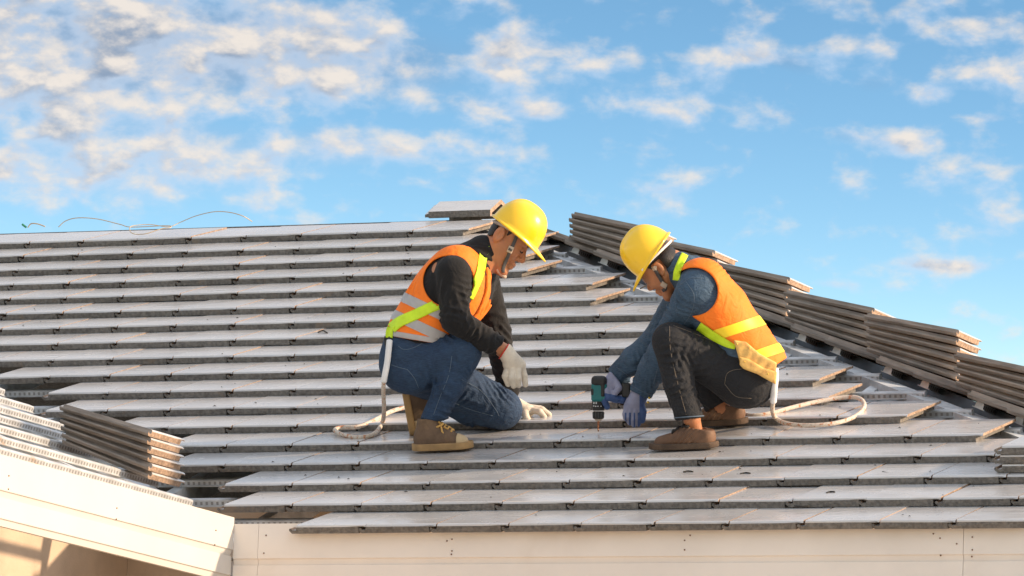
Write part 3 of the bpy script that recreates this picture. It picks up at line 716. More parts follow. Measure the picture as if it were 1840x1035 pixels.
def head_fn(o, A, extra, kex, s=1.0):
    pr, ks = head_prims(o, A, s); base = union(pr+extra, ks+kex)
    h = lambda *p: H(o, A, np.array(p)*s)
    ears = [ell_(h(-1, 1, 33.5*m), np.array((8.5, 14.5, 4.0))*s, A) for m in (-1, 1)]; lobes = [ell_(h(1.0, 0, 37.5*m), np.array((4.6, 8.5, 3.2))*s, A) for m in (-1, 1)]
    sock = [ell_(h(46, 1.5, 13*m), np.array((5.5, 5.5, 8))*s, A) for m in (-1, 1)]; lids = [ell_(h(38.5, 3, 12.5*m), np.array((6, 5.5, 7))*s, A) for m in (-1, 1)]
    def f(p):
        d = base(p)
        for q in sock: d = smax(d, -q(p), 5)
        for q in lids: d = smin(d, q(p), 2)
        for q in ears: d = smin(d, q(p), 3)
        for q in lobes: d = smax(d, -q(p), 2)
        return d
    f.bb = base.bb; f.prims = base.prims; return f
def helmet(fig, o, A, f0, rim, parent, a=47.0, b=43.0, hgt=57.0):
    """dome, crest, rim lip and peak as one shell"""
    NA, NTt = 64, 18; V = []; F = []
    def pt(phi, t, k):
        c, s = math.cos(phi), math.sin(phi); ct, st = math.cos(t)**0.80, math.sin(t)**0.92
        r_a, r_b, hh = a-k, b-k, hgt-k
        x = f0+r_a*c*ct; l = r_b*s*ct; y = rim-hh*st
        crest = max(0, 1-abs(l)/11.0); y -= 3.2*min(1, crest*2.2)*st*(1 if k == 0 else 0)
        return H(o, A, (x, y, l))
    def lip(phi, e, drop):
        c, s = math.cos(phi), math.sin(phi); pk = max(0, c)**2.2
        x = f0+(a+3.2*e+23*e*pk)*c; l = (b+3.2*e)*s*(1-0.10*e*pk); return H(o, A, (x, rim+drop+(2.0+6.0*pk)*e, l))
    rows = [[lip(2*math.pi*i/NA, 0.0, 4.5) for i in range(NA)], [lip(2*math.pi*i/NA, 1.0, 2.2) for i in range(NA)], [lip(2*math.pi*i/NA, 1.0, -0.6) for i in range(NA)], [lip(2*math.pi*i/NA, 0.25, -1.2) for i in range(NA)]]
    rows += [[pt(2*math.pi*i/NA, (j/NTt)*math.pi/2*0.985+0.02, 0) for i in range(NA)] for j in range(NTt+1)]
    inner = [[pt(2*math.pi*i/NA, (j/NTt)*math.pi/2*0.985, 3.0) for i in range(NA)] for j in range(NTt+1)]
    rows = inner[::-1]+rows
    V = np.array(rows).reshape(-1, 3); n = len(rows)
    F = [(i*NA+j, i*NA+(j+1) % NA, (i+1)*NA+(j+1) % NA, (i+1)*NA+j) for i in range(n-1) for j in range(NA)]
    F += [tuple(range(NA)), tuple(range((n-1)*NA, n*NA))[::-1]]
    ho = fix_normals(fig.mesh('helmet', V, F, M['helmet'], parent))
    # side slots on the shell
    for c, l in ((8, -1),):
        pass
    return ho
def hand(chains, palm, kpalm=5):
    """palm: list of prims; chains: list of point lists with radius"""
    pr = list(palm); ks = [kpalm]*len(pr)
    for ch in chains:
        for (p, q) in zip(ch[:-1], ch[1:]):
            pr.append(cap_(p[:3], q[:3], p[3], q[3])); ks.append(1.4)
    return union(pr, ks)
def frame_from(o, e1, up):
    e1 = np.array(e1, float); up = np.array(up, float); e3 = up/np.linalg.norm(up); e1 = e1-e3*(e1@e3); e1 /= np.linalg.norm(e1); e2 = np.cross(e3, e1); return np.array(o, float), np.array([e1, e2, e3])
def shoe(fig, o, A, style, L=108.0, bend=0.0):
    """local frame: x heel to toe, y across, z up from the ground; sizes in photo pixels"""
    g = lambda x, y, z: H(o, A, (x, y, z))
    def tr(fn):
        def f(p): return fn((p-o)@A.T)
        c = np.array([[x, y, z] for x in fn.bb[:, 0] for y in fn.bb[:, 1] for z in fn.bb[:, 2]]); w = o+c@A
        f.bb = (w.min(0), w.max(0)); f.prims = []; return f
    def outline(p, grow):
        x, y = p[:, 0], p[:, 1]; t = np.clip((x-18)/(L-38), 0, 1)
        hw = 18.5+3*t; cx = np.clip(x, 18, L-20); return np.hypot(x-cx, y)-(hw+grow)
    toe = lambda x: 0.0009*np.clip(x-72, 0, None)**2+0.0022*np.clip(14-x, 0, None)**2*2
    hi = style == 'high'
    def sole(p):
        z = p[:, 2]-toe(p[:, 0]); th = 13.0 if hi else 11.0
        return smax(outline(p, 1.5), np.maximum(-z, z-th), 2.0)
    sole.bb = np.array([[-4, -26, -2], [L+4, 26, 20]])
    so_y = 10.0 if hi else 8.0
    topz = 60.0 if hi else 36.0
    AXX = 22 if hi else 36
    pr = [cap_((24 if hi else 26, 0, so_y+8), (33 if hi else 30, 0, topz), 20 if hi else 20), cap_((24, 0, 22), (60, 0, 22), 20, 17), cap_((55, 0, 19), (L-21, 0, 11), 18, 14)]
    if hi: pr.append(cap_((34, 0, 44), (60, 0, 24), 16, 13))
    else: pr.append(cap_((36, 0, 30), (62, 0, 22), 14, 12))
    up = union(pr, 10)
    def upper(p):
        d = up(p); d = smax(d, outline(p, 0.2), 4); d = smax(d, -(p[:, 2]-so_y+3), 1)
        tz = topz-2+(0 if hi else (p[:, 0]-20)*0.18); d = smax(d, p[:, 2]-tz, 1.5)
        hole = np.hypot(p[:, 0]-(33 if hi else 34), p[:, 1])-(14 if hi else 14); d = smax(d, -np.maximum(hole, (topz-14)-p[:, 2]), 1.5)
        if not hi: d = d-1.5*np.exp(-((p[:, 0]-52)/24)**2)*(1-np.abs(np.sin((p[:, 0]*0.75+p[:, 2]*0.8)*0.42))*1.6)*np.clip((np.abs(p[:, 1])-5)/5, 0, 1)*(p[:, 2] > 9)
        return d
    upper.bb = np.array([[-2, -26, 0], [L+2, 26, topz+4]])
    s_o = fig.sdf('shoe', tr(upper), M['shoe_canvas' if hi else 'shoe_leather'], 1.3)
    fig.sdf('sole', tr(sole), M['shoe_rubber' if hi else 'shoe_dark'], 1.3, s_o)
    if hi:
        def tcap(p): return smax(smax(up(p)-1.6, outline(p, 0.6), 3), np.maximum(-(p[:, 0]-(L-25)), -(p[:, 2]-so_y)), 1.5)
        tcap.bb = np.array([[L-30, -26, 0], [L+3, 26, 40]]); fig.sdf('toe_cap', tr(tcap), M['shoe_toe'], 1.3, s_o)
    # laces zigzag over the instep, plus a bow
    def surf_z(x, y):
        z = 80.0
        for _ in range(60):
            d = float(upper(np.array([[x, y, z]]))[0]); 
            if d < 0.2: break
            z -= d*0.7
        return z
    xs = np.linspace(L-34, 44, 6) if hi else np.linspace(L-44, 40, 5); pts = []
    for i, x in enumerate(xs):
        for y in ((-9, 9) if i % 2 == 0 else (9, -9)):
            for k in (0,): pts.append(g(x, y, surf_z(x, y)+1.2))
        pts.insert(len(pts)-1, g(x, 0, surf_z(x, 0)+1.8))
    bow = []
    x0 = 42 if not hi else 46; z0 = surf_z(x0, 0)
    for a in range(13):
        q = a/12*2*math.pi; bow.append(g(x0+6+10*math.sin(q)*0.9, -6-7*math.sin(q/2)*1.0, z0+2-5*math.sin(q/2)+3*math.sin(q)))
    v, f = tube(pts, 2.0 if hi else 2.7, 6); lo_ = fig.mesh('lace', v, f, M['lace' if hi else 'lace_black'], s_o)
    v, f = tube(bow, 2.2, 6); fig.mesh('lace', v, f, M['lace' if hi else 'lace_black'], s_o)
    v, f = tube([g(x0+4, -4, z0+3), g(x0+12, -12, z0-3), g(x0+14, -16, z0-12), g(x0+18, -15, z0-17)], 1.7, 6); fig.mesh('lace', v, f, M['lace' if hi else 'lace_black'], s_o)
    return s_o
def torso(slices, zc, L):
    L = np.array(L, float)/np.linalg.norm(L)
    return [cap_(np.array([x, y, zc])-L*w, np.array([x, y, zc])+L*w, r) for x, y, r, w in slices]
def cut(prim, pt, n):
    n = np.array(n, float); n /= np.linalg.norm(n); pt = np.array(pt, float)
    def f(p): return smax(prim(p), (p-pt)@n, 2.5)
    f.bb = prim.bb; f.seg = prim.seg; return f
TN = np.array([0, -math.sin(TP), math.cos(TP)])
UPV = np.array([TN@CR, TN@CD, TN@CF])
def face_bits(fig, o, A, hd, parent, s=1.0):
    """brows and lash lines on both sides"""
    for m in (-1, 1):
        pts = [H(o, A, np.array(q)*s) for q in ((46.2, -5.0, 5*m), (45.8, -7.4, 10*m), (42.6, -7.0, 16*m), (37, -4.5, 20*m))]
        v, f = tube(spline(pts, 4), [1.25*s]*13, 6); fig.mesh('eyebrow', v, f, M['hair'], parent)
        pts = [H(o, A, np.array(q)*s) for q in ((44.2, 5.6, 8*m), (44.9, 7.2, 12*m), (42.6, 7.0, 16*m), (39.6, 5.2, 18.5*m))]
        v, f = tube(spline(pts, 4), [0.95*s]*13, 6); fig.mesh('eyelash', v, f, M['hair'], parent)
        pts = [H(o, A, np.array(q)*s) for q in ((45.0, 33.6, 0), (44.2, 33.8, 4*m), (41.8, 34.0, 8*m))]
        v, f = tube(spline(pts, 4), [0.55*s]*9, 6); fig.mesh('mouth_line', v, f, M['lip'], parent)
M['lip'] = material('lip_line', (0.20, 0.05, 0.03), rough=0.5)
def hair_fn(o, A, s=1.0, nf=-13, nr=20):
    sk = ell_(H(o, A, np.array((12, -22, 0))*s), np.array((34.6, 39.5, 32.2))*s, A); nape = ell_(H(o, A, np.array((nf, -2, 0))*s), np.array((nr, 26, 28.5))*s, A)
    def f(p):
        q = (p-o)@A.T/s; d = smin(sk(p), nape(p), 6)
        # hairline: forehead, sideburn in front of the ear, round the ear, nape
        line = np.where(q[:, 0] > 26, -19+(q[:, 0]-26)*-0.35, np.where(q[:, 0] > 9, -19+np.clip((20-q[:, 0])*2.0, 0, 20), np.where(q[:, 0] > -10, -13, 16+(q[:, 0]+30)*-0.25)))
        return smax(d, (q[:, 1]-line)*s, 2.0)
    f.bb = (np.minimum(sk.bb[0], nape.bb[0]), np.maximum(sk.bb[1], nape.bb[1])); f.prims = []; return f

# =================================================================== kneeling worker (left)
w1 = Figure(795, 812, 'man in black top and orange vest kneeling with one gloved hand on the tiles')
ZC = 88.0; L1 = (0.33, 0, 0.94)
ts1 = torso([(757, 612, 49, 30), (773, 583, 52, 23), (799, 545, 56, 26), (824, 511, 54, 34), (838, 482, 36, 52)], ZC, L1)
nsl = [cap_((815, 491, 12), (818, 572, -6), 33, 26), cap_((818, 574, -6), (868, 608, 8), 26, 22), cut(cap_((868, 608, 8), (902, 624, 22), 22, 19), (897, 622, 22), (0.83, 0.52, 0.1))]
fsl = [cap_((862, 492, 150), (893, 598, 182), 33, 25), cap_((893, 598, 182), (914, 700, 194), 25, 20)]
shirt1 = join([union(ts1+[cap_((846, 470, ZC), (868, 455, ZC+2), 36, 33)], [0, 26, 26, 26, 22, 14]), union(nsl, 8), union(fsl, 8)], 7)
o1, A1 = head_frame((902, 423), rad(32), 1, 96, rad(7))
neck1 = [cap_((852, 478, ZC), (900, 438, 96), 33, 28)]
body1 = head_fn(o1, A1, neck1+[cap_((754, 612, ZC), (832, 480, ZC), 44, 40), cap_((800, 490, 30), (850, 490, 140), 26), cap_((814, 495, 12), (816, 572, -8), 24, 19), cap_((816, 572, -8), (905, 630, 24), 18, 12.5),
               cap_((905, 630, 24), (924, 660, 30), 12, 12), cap_((862, 492, 150), (893, 598, 182), 22, 17), cap_((893, 598, 182), (922, 726, 200), 17, 11), cap_((922, 726, 200), (948, 741, 205), 11, 8),
               cap_((745, 655, 50), (828, 633, 20), 40, 27), cap_((828, 633, 20), (778, 748, 30), 24, 12), cap_((778, 748, 30), (776, 785, 34), 10.5, 10), cap_((760, 660, 125), (903, 735, 150), 38, 28), cap_((903, 735, 150), (785, 713, 165), 25, 15), cap_((752, 620, ZC), (750, 650, ZC), 44, 42)],
               [10, 14, 14, 10, 6, 5, 10, 6, 4, 12, 6, 4, 12, 6, 14], 1.1)
b1 = w1.sdf('body', body1, M['skin'], 1.5, sm=1)
face_bits(w1, o1, A1, body1, b1, 1.1)
w1.sdf('hair', hair_fn(o1, A1, 1.1, -7, 16), M['hair'], 1.4, b1)
shirt1f = folds(shirt1, 3, 2.8, 9, (20, 40), 0.7); w1.sdf('shirt', shirt1f, M['black_knit'], 1.9)
# jeans
jpel = torso([(744, 632, 47, 34), (742, 660, 46, 38)], ZC, L1)
j1a = union(jpel+[cap_((752, 657, 50), (829, 632, 22), 47, 36), cap_((830, 632, 22), (808, 692, 16), 35, 26), cut(cap_((808, 692, 18), (777, 756, 28), 26, 22), (779, 755, 28), (-0.1, 1, 0))], [0, 20, 22, 5, 8])
j1b = union(jpel+[cap_((762, 664, 122), (903, 735, 150), 47, 36), cap_((901, 737, 150), (845, 733, 158), 35, 31), cut(cap_((845, 733, 158), (780, 712, 166), 31, 22), (778, 712, 166), (-1, -0.1, 0))], [0, 20, 20, 4, 8])
j1 = join([j1a, j1b], 2.0); j1.prims = j1a.prims+j1b.prims[2:]
j1f = folds(j1, 11, 3.0, 9, (20, 40), 0.7); jo1 = w1.sdf('jeans', j1f, M['jeans_blue'], 1.9)
for pth in ([(812, 640), (806, 675), (790, 715), (779, 745)], [(716, 622), (726, 628), (745, 624), (770, 610)], [(702, 655), (716, 660), (732, 664)], [(732, 664), (745, 680), (752, 697)], [(830, 682), (865, 703), (890, 735), (897, 748)], [(812, 722), (845, 736), (885, 747)]):
    seam(w1, j1f, pth, M['thread_blue'], jo1)

# vest
def vest1_raw(d, p):
    d = d-5.0
    d = half(d, p, (745, 611, ZC), (-0.16, 0.98, 0)); 
    return d
tv1 = union(ts1, [0, 26, 26, 26, 22])
ah1 = cap_((803, 507, -140), (806, 505, 52), 45); ah1f = cap_((880, 505, 118), (885, 505, 330), 42); nk1 = cap_((852, 466, ZC), (905, 428, 98), 36, 34)
Ln = np.array(L1)/np.linalg.norm(L1); Fn = np.array([Ln[2], 0, -Ln[0]])
def vest1_fn(d, p):
    d = vest1_raw(d, p); d = smax(d, -ah1(p), 3); d = smax(d, -ah1f(p), 3); d = smax(d, -nk1(p), 3)
    q = p-np.array([815, 520, ZC]); gap = np.maximum(np.abs(q@Ln+15)-7, -(q@Fn)+10)
    return smax(d, -gap, 3)
vest1 = derive(folds(tv1, 21, 3.0, 14, (18, 34), 0.9), vest1_fn, 8)
vo1 = w1.sdf('vest', vest1, M['orange'], 1.9)
AX = np.array([0.50, -0.866, 0]); 
for (cx_, cy_, hw, n_) in ((748, 545, 9, (-0.42, 0.9, 0)), (752, 586, 9, (-0.42, 0.9, 0)), (748, 606, 4.5, (-0.16, 0.98, 0))):
    n_ = np.array(n_)/np.linalg.norm(n_); c_ = np.array([cx_, cy_, ZC], float)
    band_from(w1, vest1, 1.9, [(c_+n_*hw, n_), (c_-n_*hw, -n_)], 1.0, 'reflective_stripe', M['reflect'], vo1)
# harness webbing
hs1 = empty_h = conform(w1, [vest1, body1], [(872, 441), (868, 462), (863, 490), (852, 518), (843, 536)], 15, 1.5, 'harness_strap', M['lime'], None, across=6)
conform(w1, [vest1], [(800, 543), (775, 552), (745, 566), (718, 578), (703, 590)], 19, 1.5, 'harness_strap', M['lime'], None, across=6)
conform(w1, [vest1, j1f], [(704, 585), (700, 595), (699, 607)], 13, 2.0, 'harness_strap', M['lime'], None, across=4)
conform(w1, [vest1, j1f], [(697, 604), (696, 614), (699, 622)], 12, 2.5, 'harness_buckle', M['black_web'], None, across=4)
# helmet
oh1, Ah1 = head_frame((905, 424), rad(38.5), 1, 96, rad(5))
he1 = helmet(w1, oh1, Ah1, 12.5, -19.0, None, a=49.5, b=44.0, hgt=58.0)
def conform_head(fig, fns, path, wd, nm, mt, par, off=1.2): return conform(fig, fns, path, wd, off, nm, mt, par, across=4, z0=-20, z1=220)
hd1 = derive(body1, lambda d, p: d-1.0, 2)
conform_head(w1, hd1, [(934, 404), (930, 420), (922, 440), (912, 462), (905, 480), (904, 490)], 6.2, 'chin_strap', M['strap_grey'], he1)
conform_head(w1, hd1, [(919.5, 443), (917, 449), (914.5, 454)], 10, 'buckle', M['buckle'], he1, 2.2)
conform_head(w1, hd1, [(914, 446.5), (917.2, 448.8), (920, 450.5)], 4.2, 'buckle', M['strap_grey'], he1, 3.6)
conform_head(w1, hd1, [(932, 402), (934, 408), (933, 413)], 9, 'strap_clip', M['buckle'], he1, 2.4)
cc = [H(o1, A1, q) for q in ((18, 50, -16), (32, 58, -12), (42, 60, -3), (42, 60, 6), (32, 58, 12))]
v, f = tube(spline(cc, 5), 4.2, 8); w1.mesh('chin_cup', v, f, M['buckle'], he1)
bp = [H(oh1, Ah1, q) for q in ((34, -20, -35), (12, -18, -38), (-10, -14, -36), (-24, -11, -22), (-29, -10, 0), (-24, -11, 22), (-10, -14, 36), (12, -18, 38))]
v, f = tube(spline(bp, 5), 3.6, 6); w1.mesh('suspension_band', v, f, M['helmet_in'], he1)
# gloves
g1 = hand([[(913, 660, 22, 6.5), (908, 676, 18, 6.2), (913, 690, 22, 5.4)], [(921, 664, 18, 6.6), (919, 680, 12, 6.4), (923, 693, 16, 5.6)], [(930, 664, 20, 6.6), (931, 680, 14, 6.2), (932, 692, 18, 5.4)],
           [(938, 660, 30, 6.2), (942, 675, 28, 6.0), (944, 691, 30, 5.4)], [(920, 645, 40, 7), (930, 660, 52, 6.4), (934, 674, 54, 5.4)]],
          [cap_((908, 631, 22), (918, 646, 24), 15, 16), ell_((924, 655, 26), (19, 17, 13)), cap_((914, 657, 22), (936, 656, 30), 9)])
go = w1.sdf('glove', derive(g1, lambda d, p: half(d, p, (905, 631, 22), (-0.83, -0.56, 0)), 1), M['glove_white'], 1.2)
ring = [np.array([905.5, 631.5, 22])+15.5*(math.cos(a)*np.array([-0.56, 0.83, 0])*0.98+math.sin(a)*np.array([0, 0, 1.0])) for a in np.linspace(0, 2*math.pi, 25)]
v, f = tube(ring, 1.3, 6, cap=False); w1.mesh('cuff_edge', v, f, M['glove_cuff'], go)
rz = lambda x, y: w1.roofz(x, y)
g2 = hand([[(955, 737, 196, 6.2), (970, 740, 186, 6.0), (978, 749, 184, 5.0)], [(955, 733, 205, 6.2), (974, 736, 200, 5.8), (987, 745, 200, 4.8)], [(952, 732, 214, 6.0), (970, 734, 214, 5.6), (980, 741, 216, 4.6)],
           [(944, 742, 190, 6.6), (946, 752, 178, 6.4), (951, 757, 174, 5.4)]], [cap_((928, 726, 202), (946, 738, 203), 12, 13), ell_((948, 738, 203), (13, 10, 15))])
w1.sdf('glove', g2, M['glove_white'], 1.2)
# shoes
o, A = frame_from((743, 810, w1.roofz(743, 808)-2), np.array([850, 803, w1.roofz(850, 803)])-np.array([743, 808, w1.roofz(743, 808)]), UPV)
A[1] *= 1
shoe(w1, o, A, 'high', 109)
o, A = frame_from((720, 694, 174), (16, 86, 4), (1, -0.18, 0))
shoe(w1, o, A, 'high', 90)

# =================================================================== squatting worker with the drill (right)
w2 = Figure(1230, 808, 'man in denim and orange vest squatting while he drills into a tile')
Z2 = 80.0; L2 = (-0.06, 0, 1.0)
ts2 = torso([(1345, 652, 50, 32), (1322, 612, 53, 28), (1287, 560, 53, 40), (1258, 512, 42, 54)], Z2, L2)
nsl2 = [cap_((1252, 522, 14), (1206, 606, 92), 37, 30), cap_((1206, 606, 92), (1172, 664, 160), 29, 25), cut(cap_((1172, 664, 160), (1150, 708, 200), 25, 21), (1152, 709, 196), (-0.42, 0.9, 0.1))]
fsl2 = [cap_((1240, 520, 146), (1183, 612, 196), 35, 29), cap_((1183, 612, 196), (1140, 646, 212), 28, 24), cut(cap_((1140, 646, 212), (1104, 680, 228), 24, 20), (1106, 682, 226), (-0.8, 0.62, 0))]
sh2 = join([union(ts2+[cap_((1243, 496, Z2), (1222, 484, Z2), 36, 32)], [0, 24, 24, 22, 12]), union(nsl2, 7), union(fsl2, 7)], 6)
o2_, A2 = head_frame((1193, 475), rad(40), -1, 84, rad(-22))
neck2 = [cap_((1243, 502, Z2), (1208, 472, 84), 32, 24)]
body2 = head_fn(o2_, A2, neck2+[cap_((1345, 652, Z2), (1262, 520, Z2), 44, 40), cap_((1255, 515, 30), (1250, 515, 132), 26), cap_((1252, 522, 16), (1206, 606, 92), 25, 20), cap_((1206, 606, 92), (1148, 712, 202), 19, 12), cap_((1148, 712, 202), (1138, 735, 212), 11, 11),
               cap_((1240, 520, 146), (1183, 612, 196), 24, 20), cap_((1183, 612, 196), (1103, 682, 228), 19, 12), cap_((1103, 682, 228), (1097, 697, 224), 11, 10),
               cap_((1335, 675, 52), (1206, 612, 14), 42, 26), cap_((1206, 612, 14), (1243, 752, 10), 24, 15), cap_((1243, 752, 10), (1252, 785, 18), 15, 13), cap_((1342, 672, 120), (1240, 625, 160), 40, 26), cap_((1240, 625, 160), (1297, 732, 160), 24, 14), cap_((1297, 732, 160), (1304, 752, 168), 14, 12), cap_((1345, 655, Z2), (1345, 672, Z2), 42)],
               [10, 14, 14, 10, 6, 5, 10, 6, 5, 12, 6, 4, 12, 6, 4, 14])
b2 = w2.sdf('body', body2, M['skin'], 1.5, sm=1)
face_bits(w2, o2_, A2, body2, b2)
w2.sdf('hair', hair_fn(o2_, A2), M['hair'], 1.4, b2)
sh2f = folds(sh2, 5, 3.2, 10, (20, 40), 0.7); so2 = w2.sdf('shirt', sh2f, M['denim_jacket'], 1.9)
for pth in ([(1232, 505), (1247, 530), (1243, 560), (1228, 585)], [(1222, 512), (1240, 500), (1262, 500)], [(1182, 660), (1174, 690)], [(1134, 692), (1152, 702), (1174, 712)], [(1108, 660), (1130, 676)]):
    seam(w2, sh2f, pth, M['thread_blue'], so2)
for bx_, by_ in ((1167, 715), (1164.5, 723)):
    v, f = tube([(bx_, by_, 172), (bx_, by_, 178)], 2.4, 8); w2.mesh('snap_button', v, f, M['brass'], so2)
jp2 = torso([(1345, 665, 50, 38), (1340, 686, 46, 40)], Z2, L2)
j2a = union(jp2+[cap_((1330, 678, 54), (1206, 613, 14), 50, 34), cap_((1205, 613, 14), (1220, 690, 8), 33, 27), cut(cap_((1220, 690, 8), (1240, 756, 8), 27, 25), (1238, 753, 8), (0.12, 1, 0))], [0, 20, 20, 5, 8])
j2b = union(jp2+[cap_((1342, 675, 120), (1238, 627, 160), 46, 33), cut(cap_((1238, 627, 160), (1294, 736, 160), 31, 24), (1290, 728, 160), (0.45, 0.9, 0))], [0, 20, 20, 6])
j2 = join([j2a, j2b], 2.0); j2.prims = j2a.prims+j2b.prims[2:]
j2f = folds(j2, 15, 2.8, 9, (20, 40), 0.7); jo2 = w2.sdf('jeans', j2f, M['jeans_black'], 1.9)
for pth in ([(1203, 586), (1205, 630), (1218, 690), (1233, 745)], [(1210, 585), (1250, 600), (1290, 618), (1318, 640)], [(1302, 690), (1306, 672), (1318, 665), (1333, 663)], [(1302, 690), (1322, 712), (1350, 716)]):
    seam(w2, j2f, pth, M['thread'], jo2)
ring = [np.array([1238, 749, 8])+np.array([26.5*math.cos(a), 3.0*math.cos(a)*-0.6, 26.5*math.sin(a)]) for a in np.linspace(0, 2*math.pi, 33)]
v, f = tube(ring, 1.2, 6, cap=False); w2.mesh('hem', v, f, M['thread_blue'], jo2)
tv2 = union([torso([(1364, 664, 43, 40)], Z2, L2)[0]]+ts2, [0, 24, 24, 24, 22])
ah2 = cap_((1248, 524, -140), (1246, 524, 44), 43); ah2b = cap_((1240, 522, 122), (1235, 522, 330), 42); nk2 = cap_((1240, 498, Z2), (1190, 452, 84), 35, 32)
def vest2_fn(d, p):
    d = d-6.5; d = half(d, p, (1361, 678, Z2), (0.55, 0.83, 0)); d = smax(d, -ah2(p), 3); d = smax(d, -ah2b(p), 3); d = smax(d, -nk2(p), 3)
    q = p-np.array([1290, 560, Z2]); gap = np.maximum(np.abs(q[:, 2])-8, (q@np.array([0.85, -0.53, 0]))+8)
    d = smax(d, -gap, 3)
    # side slit and the open lower front corner where the thigh comes up
    return smax(d, (p-np.array([1288, 598, 0]))@np.array([-0.55, 0.835, 0]), 4)
vest2 = derive(folds(tv2, 33, 3.4, 16, (18, 36), 0.9), vest2_fn, 8)
vo2 = w2.sdf('vest', vest2, M['orange'], 1.9)
for (cx_, cy_, hw, n_) in ((1330, 588, 9.5, (0.30, 0.95, 0)), (1374, 634, 9, (0.32, 0.95, 0))):
    n_ = np.array(n_)/np.linalg.norm(n_); c_ = np.array([cx_, cy_, Z2], float)
    band_from(w2, vest2, 1.9, [(c_+n_*hw, n_), (c_-n_*hw, -n_)], 1.0, 'reflective_stripe', M['yellow_tape'], vo2)
conform(w2, [vest2, body2, sh2f], [(1231, 456), (1223, 472), (1217, 488), (1215, 504)], 13, 2.0, 'harness_strap', M['lime'], None, across=5)
conform(w2, [sh2f, j2f], [(1255, 586), (1282, 604), (1306, 616), (1322, 620)], 16, 1.5, 'harness_strap', M['lime'], None, across=5)
oh2, Ah2 = head_frame((1191, 475), rad(55.5), -1, 84, rad(-4))
he2 = helmet(w2, oh2, Ah2, -4.0, -25.0, None, a=48)
hd2 = derive(body2, lambda d, p: d-1.0, 2)
conform_head(w2, hd2, [(1174, 480), (1181, 492), (1190, 507), (1196, 518), (1190, 523)], 6.2, 'chin_strap', M['strap_grey'], he2)
conform_head(w2, hd2, [(1188, 509), (1194, 513), (1198, 515)], 9, 'buckle', M['buckle'], he2, 2.2)
conform_head(w2, hd2, [(1172, 484), (1176, 482), (1180, 482)], 8, 'strap_clip', M['buckle'], he2, 2.4)
bp = [H(oh2, Ah2, q) for q in ((28, -24, -34), (5, -22, -37), (-20, -17, -36), (-38, -13, -22), (-43, -12, 0), (-38, -13, 22), (-20, -17, 36), (5, -22, 37))]
v, f = tube(spline(bp, 5), 2.6, 6); w2.mesh('suspension_band', v, f, M['white_print'], he2)
# clear safety glasses
gl = []; k = 0
for i in range(13):
    a = (i/12-0.5)*2.3; c_, s_ = math.cos(a), math.sin(a)
    gl.append([H(o2_, A2, (16+33*c_, dd, 33*s_)) for dd in (-9, -3, 4, 10)])
V = np.array(gl).reshape(-1, 3); F = [(i*4+j, (i+1)*4+j, (i+1)*4+j+1, i*4+j+1) for i in range(12) for j in range(3)]
w2.mesh('safety_glasses', V, F, M['clear'])
# gloves
g3 = hand([[(1127, 733, 190, 6), (1124, 744, 186, 5.8), (1124, 751, 190, 4.8)], [(1133, 738, 188, 6.2), (1129, 750, 184, 6), (1131, 759, 190, 5)], [(1141, 740, 188, 6.2), (1138, 754, 184, 6), (1139, 763, 190, 5)],
           [(1148, 738, 192, 6), (1146, 753, 190, 5.8), (1146, 762, 196, 4.8)], [(1150, 724, 196, 6.6), (1155, 740, 192, 6.4), (1154, 755, 194, 5.2)]],
          [cap_((1147, 712, 198), (1142, 722, 200), 16, 17), ell_((1138, 729, 198), (17, 15, 12)), cap_((1129, 733, 192), (1148, 737, 196), 8.5)])
glo = w2.sdf('glove', derive(g3, lambda d, p: half(d, p, (1152, 706, 198), (0.42, -0.9, 0)), 1), M['glove_blue'], 1.2)
def palm_side(fn, step, parent, pl):
    def f(d, p): return smax(d-0.7, pl(p), 1.5)
    w2.sdf('palm_coating', derive(fn, f, 2), M['glove_palm'], step, parent)
palm_side(g3, 1.2, glo, lambda p: np.minimum(-(p[:, 0]-1148.5), np.maximum(-(p[:, 1]-741), -(np.abs(np.sin((p[:, 0]-1128)*0.40))-0.72)*14)))
ZT = w2.roofz(1074, 776, -0.012)
g4 = hand([[(1090, 702, ZT-16, 6.2), (1094, 714, ZT-20, 6), (1108, 718, ZT-18, 5.6), (1118, 713, ZT-10, 5)], [(1098, 704, ZT-14, 6.2), (1104, 717, ZT-17, 6), (1118, 719, ZT-14, 5.6), (1124, 712, ZT-6, 5)], [(1086, 705, ZT-10, 6), (1085, 718, ZT-14, 5.8), (1091, 731, ZT-12, 5)],
           [(1106, 686, ZT-10, 6.6), (1112, 697, ZT-17, 6.2), (1104, 708, ZT-22, 5.4)]],
          [cap_((1103, 680, ZT+2), (1098, 690, ZT-2), 14, 15), ell_((1096, 694, ZT-4), (13, 17, 13))])
gl4 = w2.sdf('glove', derive(g4, lambda d, p: half(d, p, (1107, 678, 226), (0.75, -0.66, 0)), 1), M['glove_blue'], 1.2)
palm_side(g4, 1.2, gl4, lambda p: -(p[:, 1]-708-np.clip((p[:, 0]-1098)*0.2, -4, 4)))
o, A = frame_from((1290, 803.5, w2.roofz(1290, 801)-2), np.array([1166, 808, w2.roofz(1166, 808)])-np.array([1290, 801, w2.roofz(1290, 801)]), UPV)
shoe(w2, o, A, 'low', 124)
o, A = frame_from((1343, 761, w2.roofz(1343, 759)-2), np.array([1232, 766, w2.roofz(1232, 766)])-np.array([1343, 759, w2.roofz(1343, 759)]), UPV)
shoe(w2, o, A, 'low', 116)

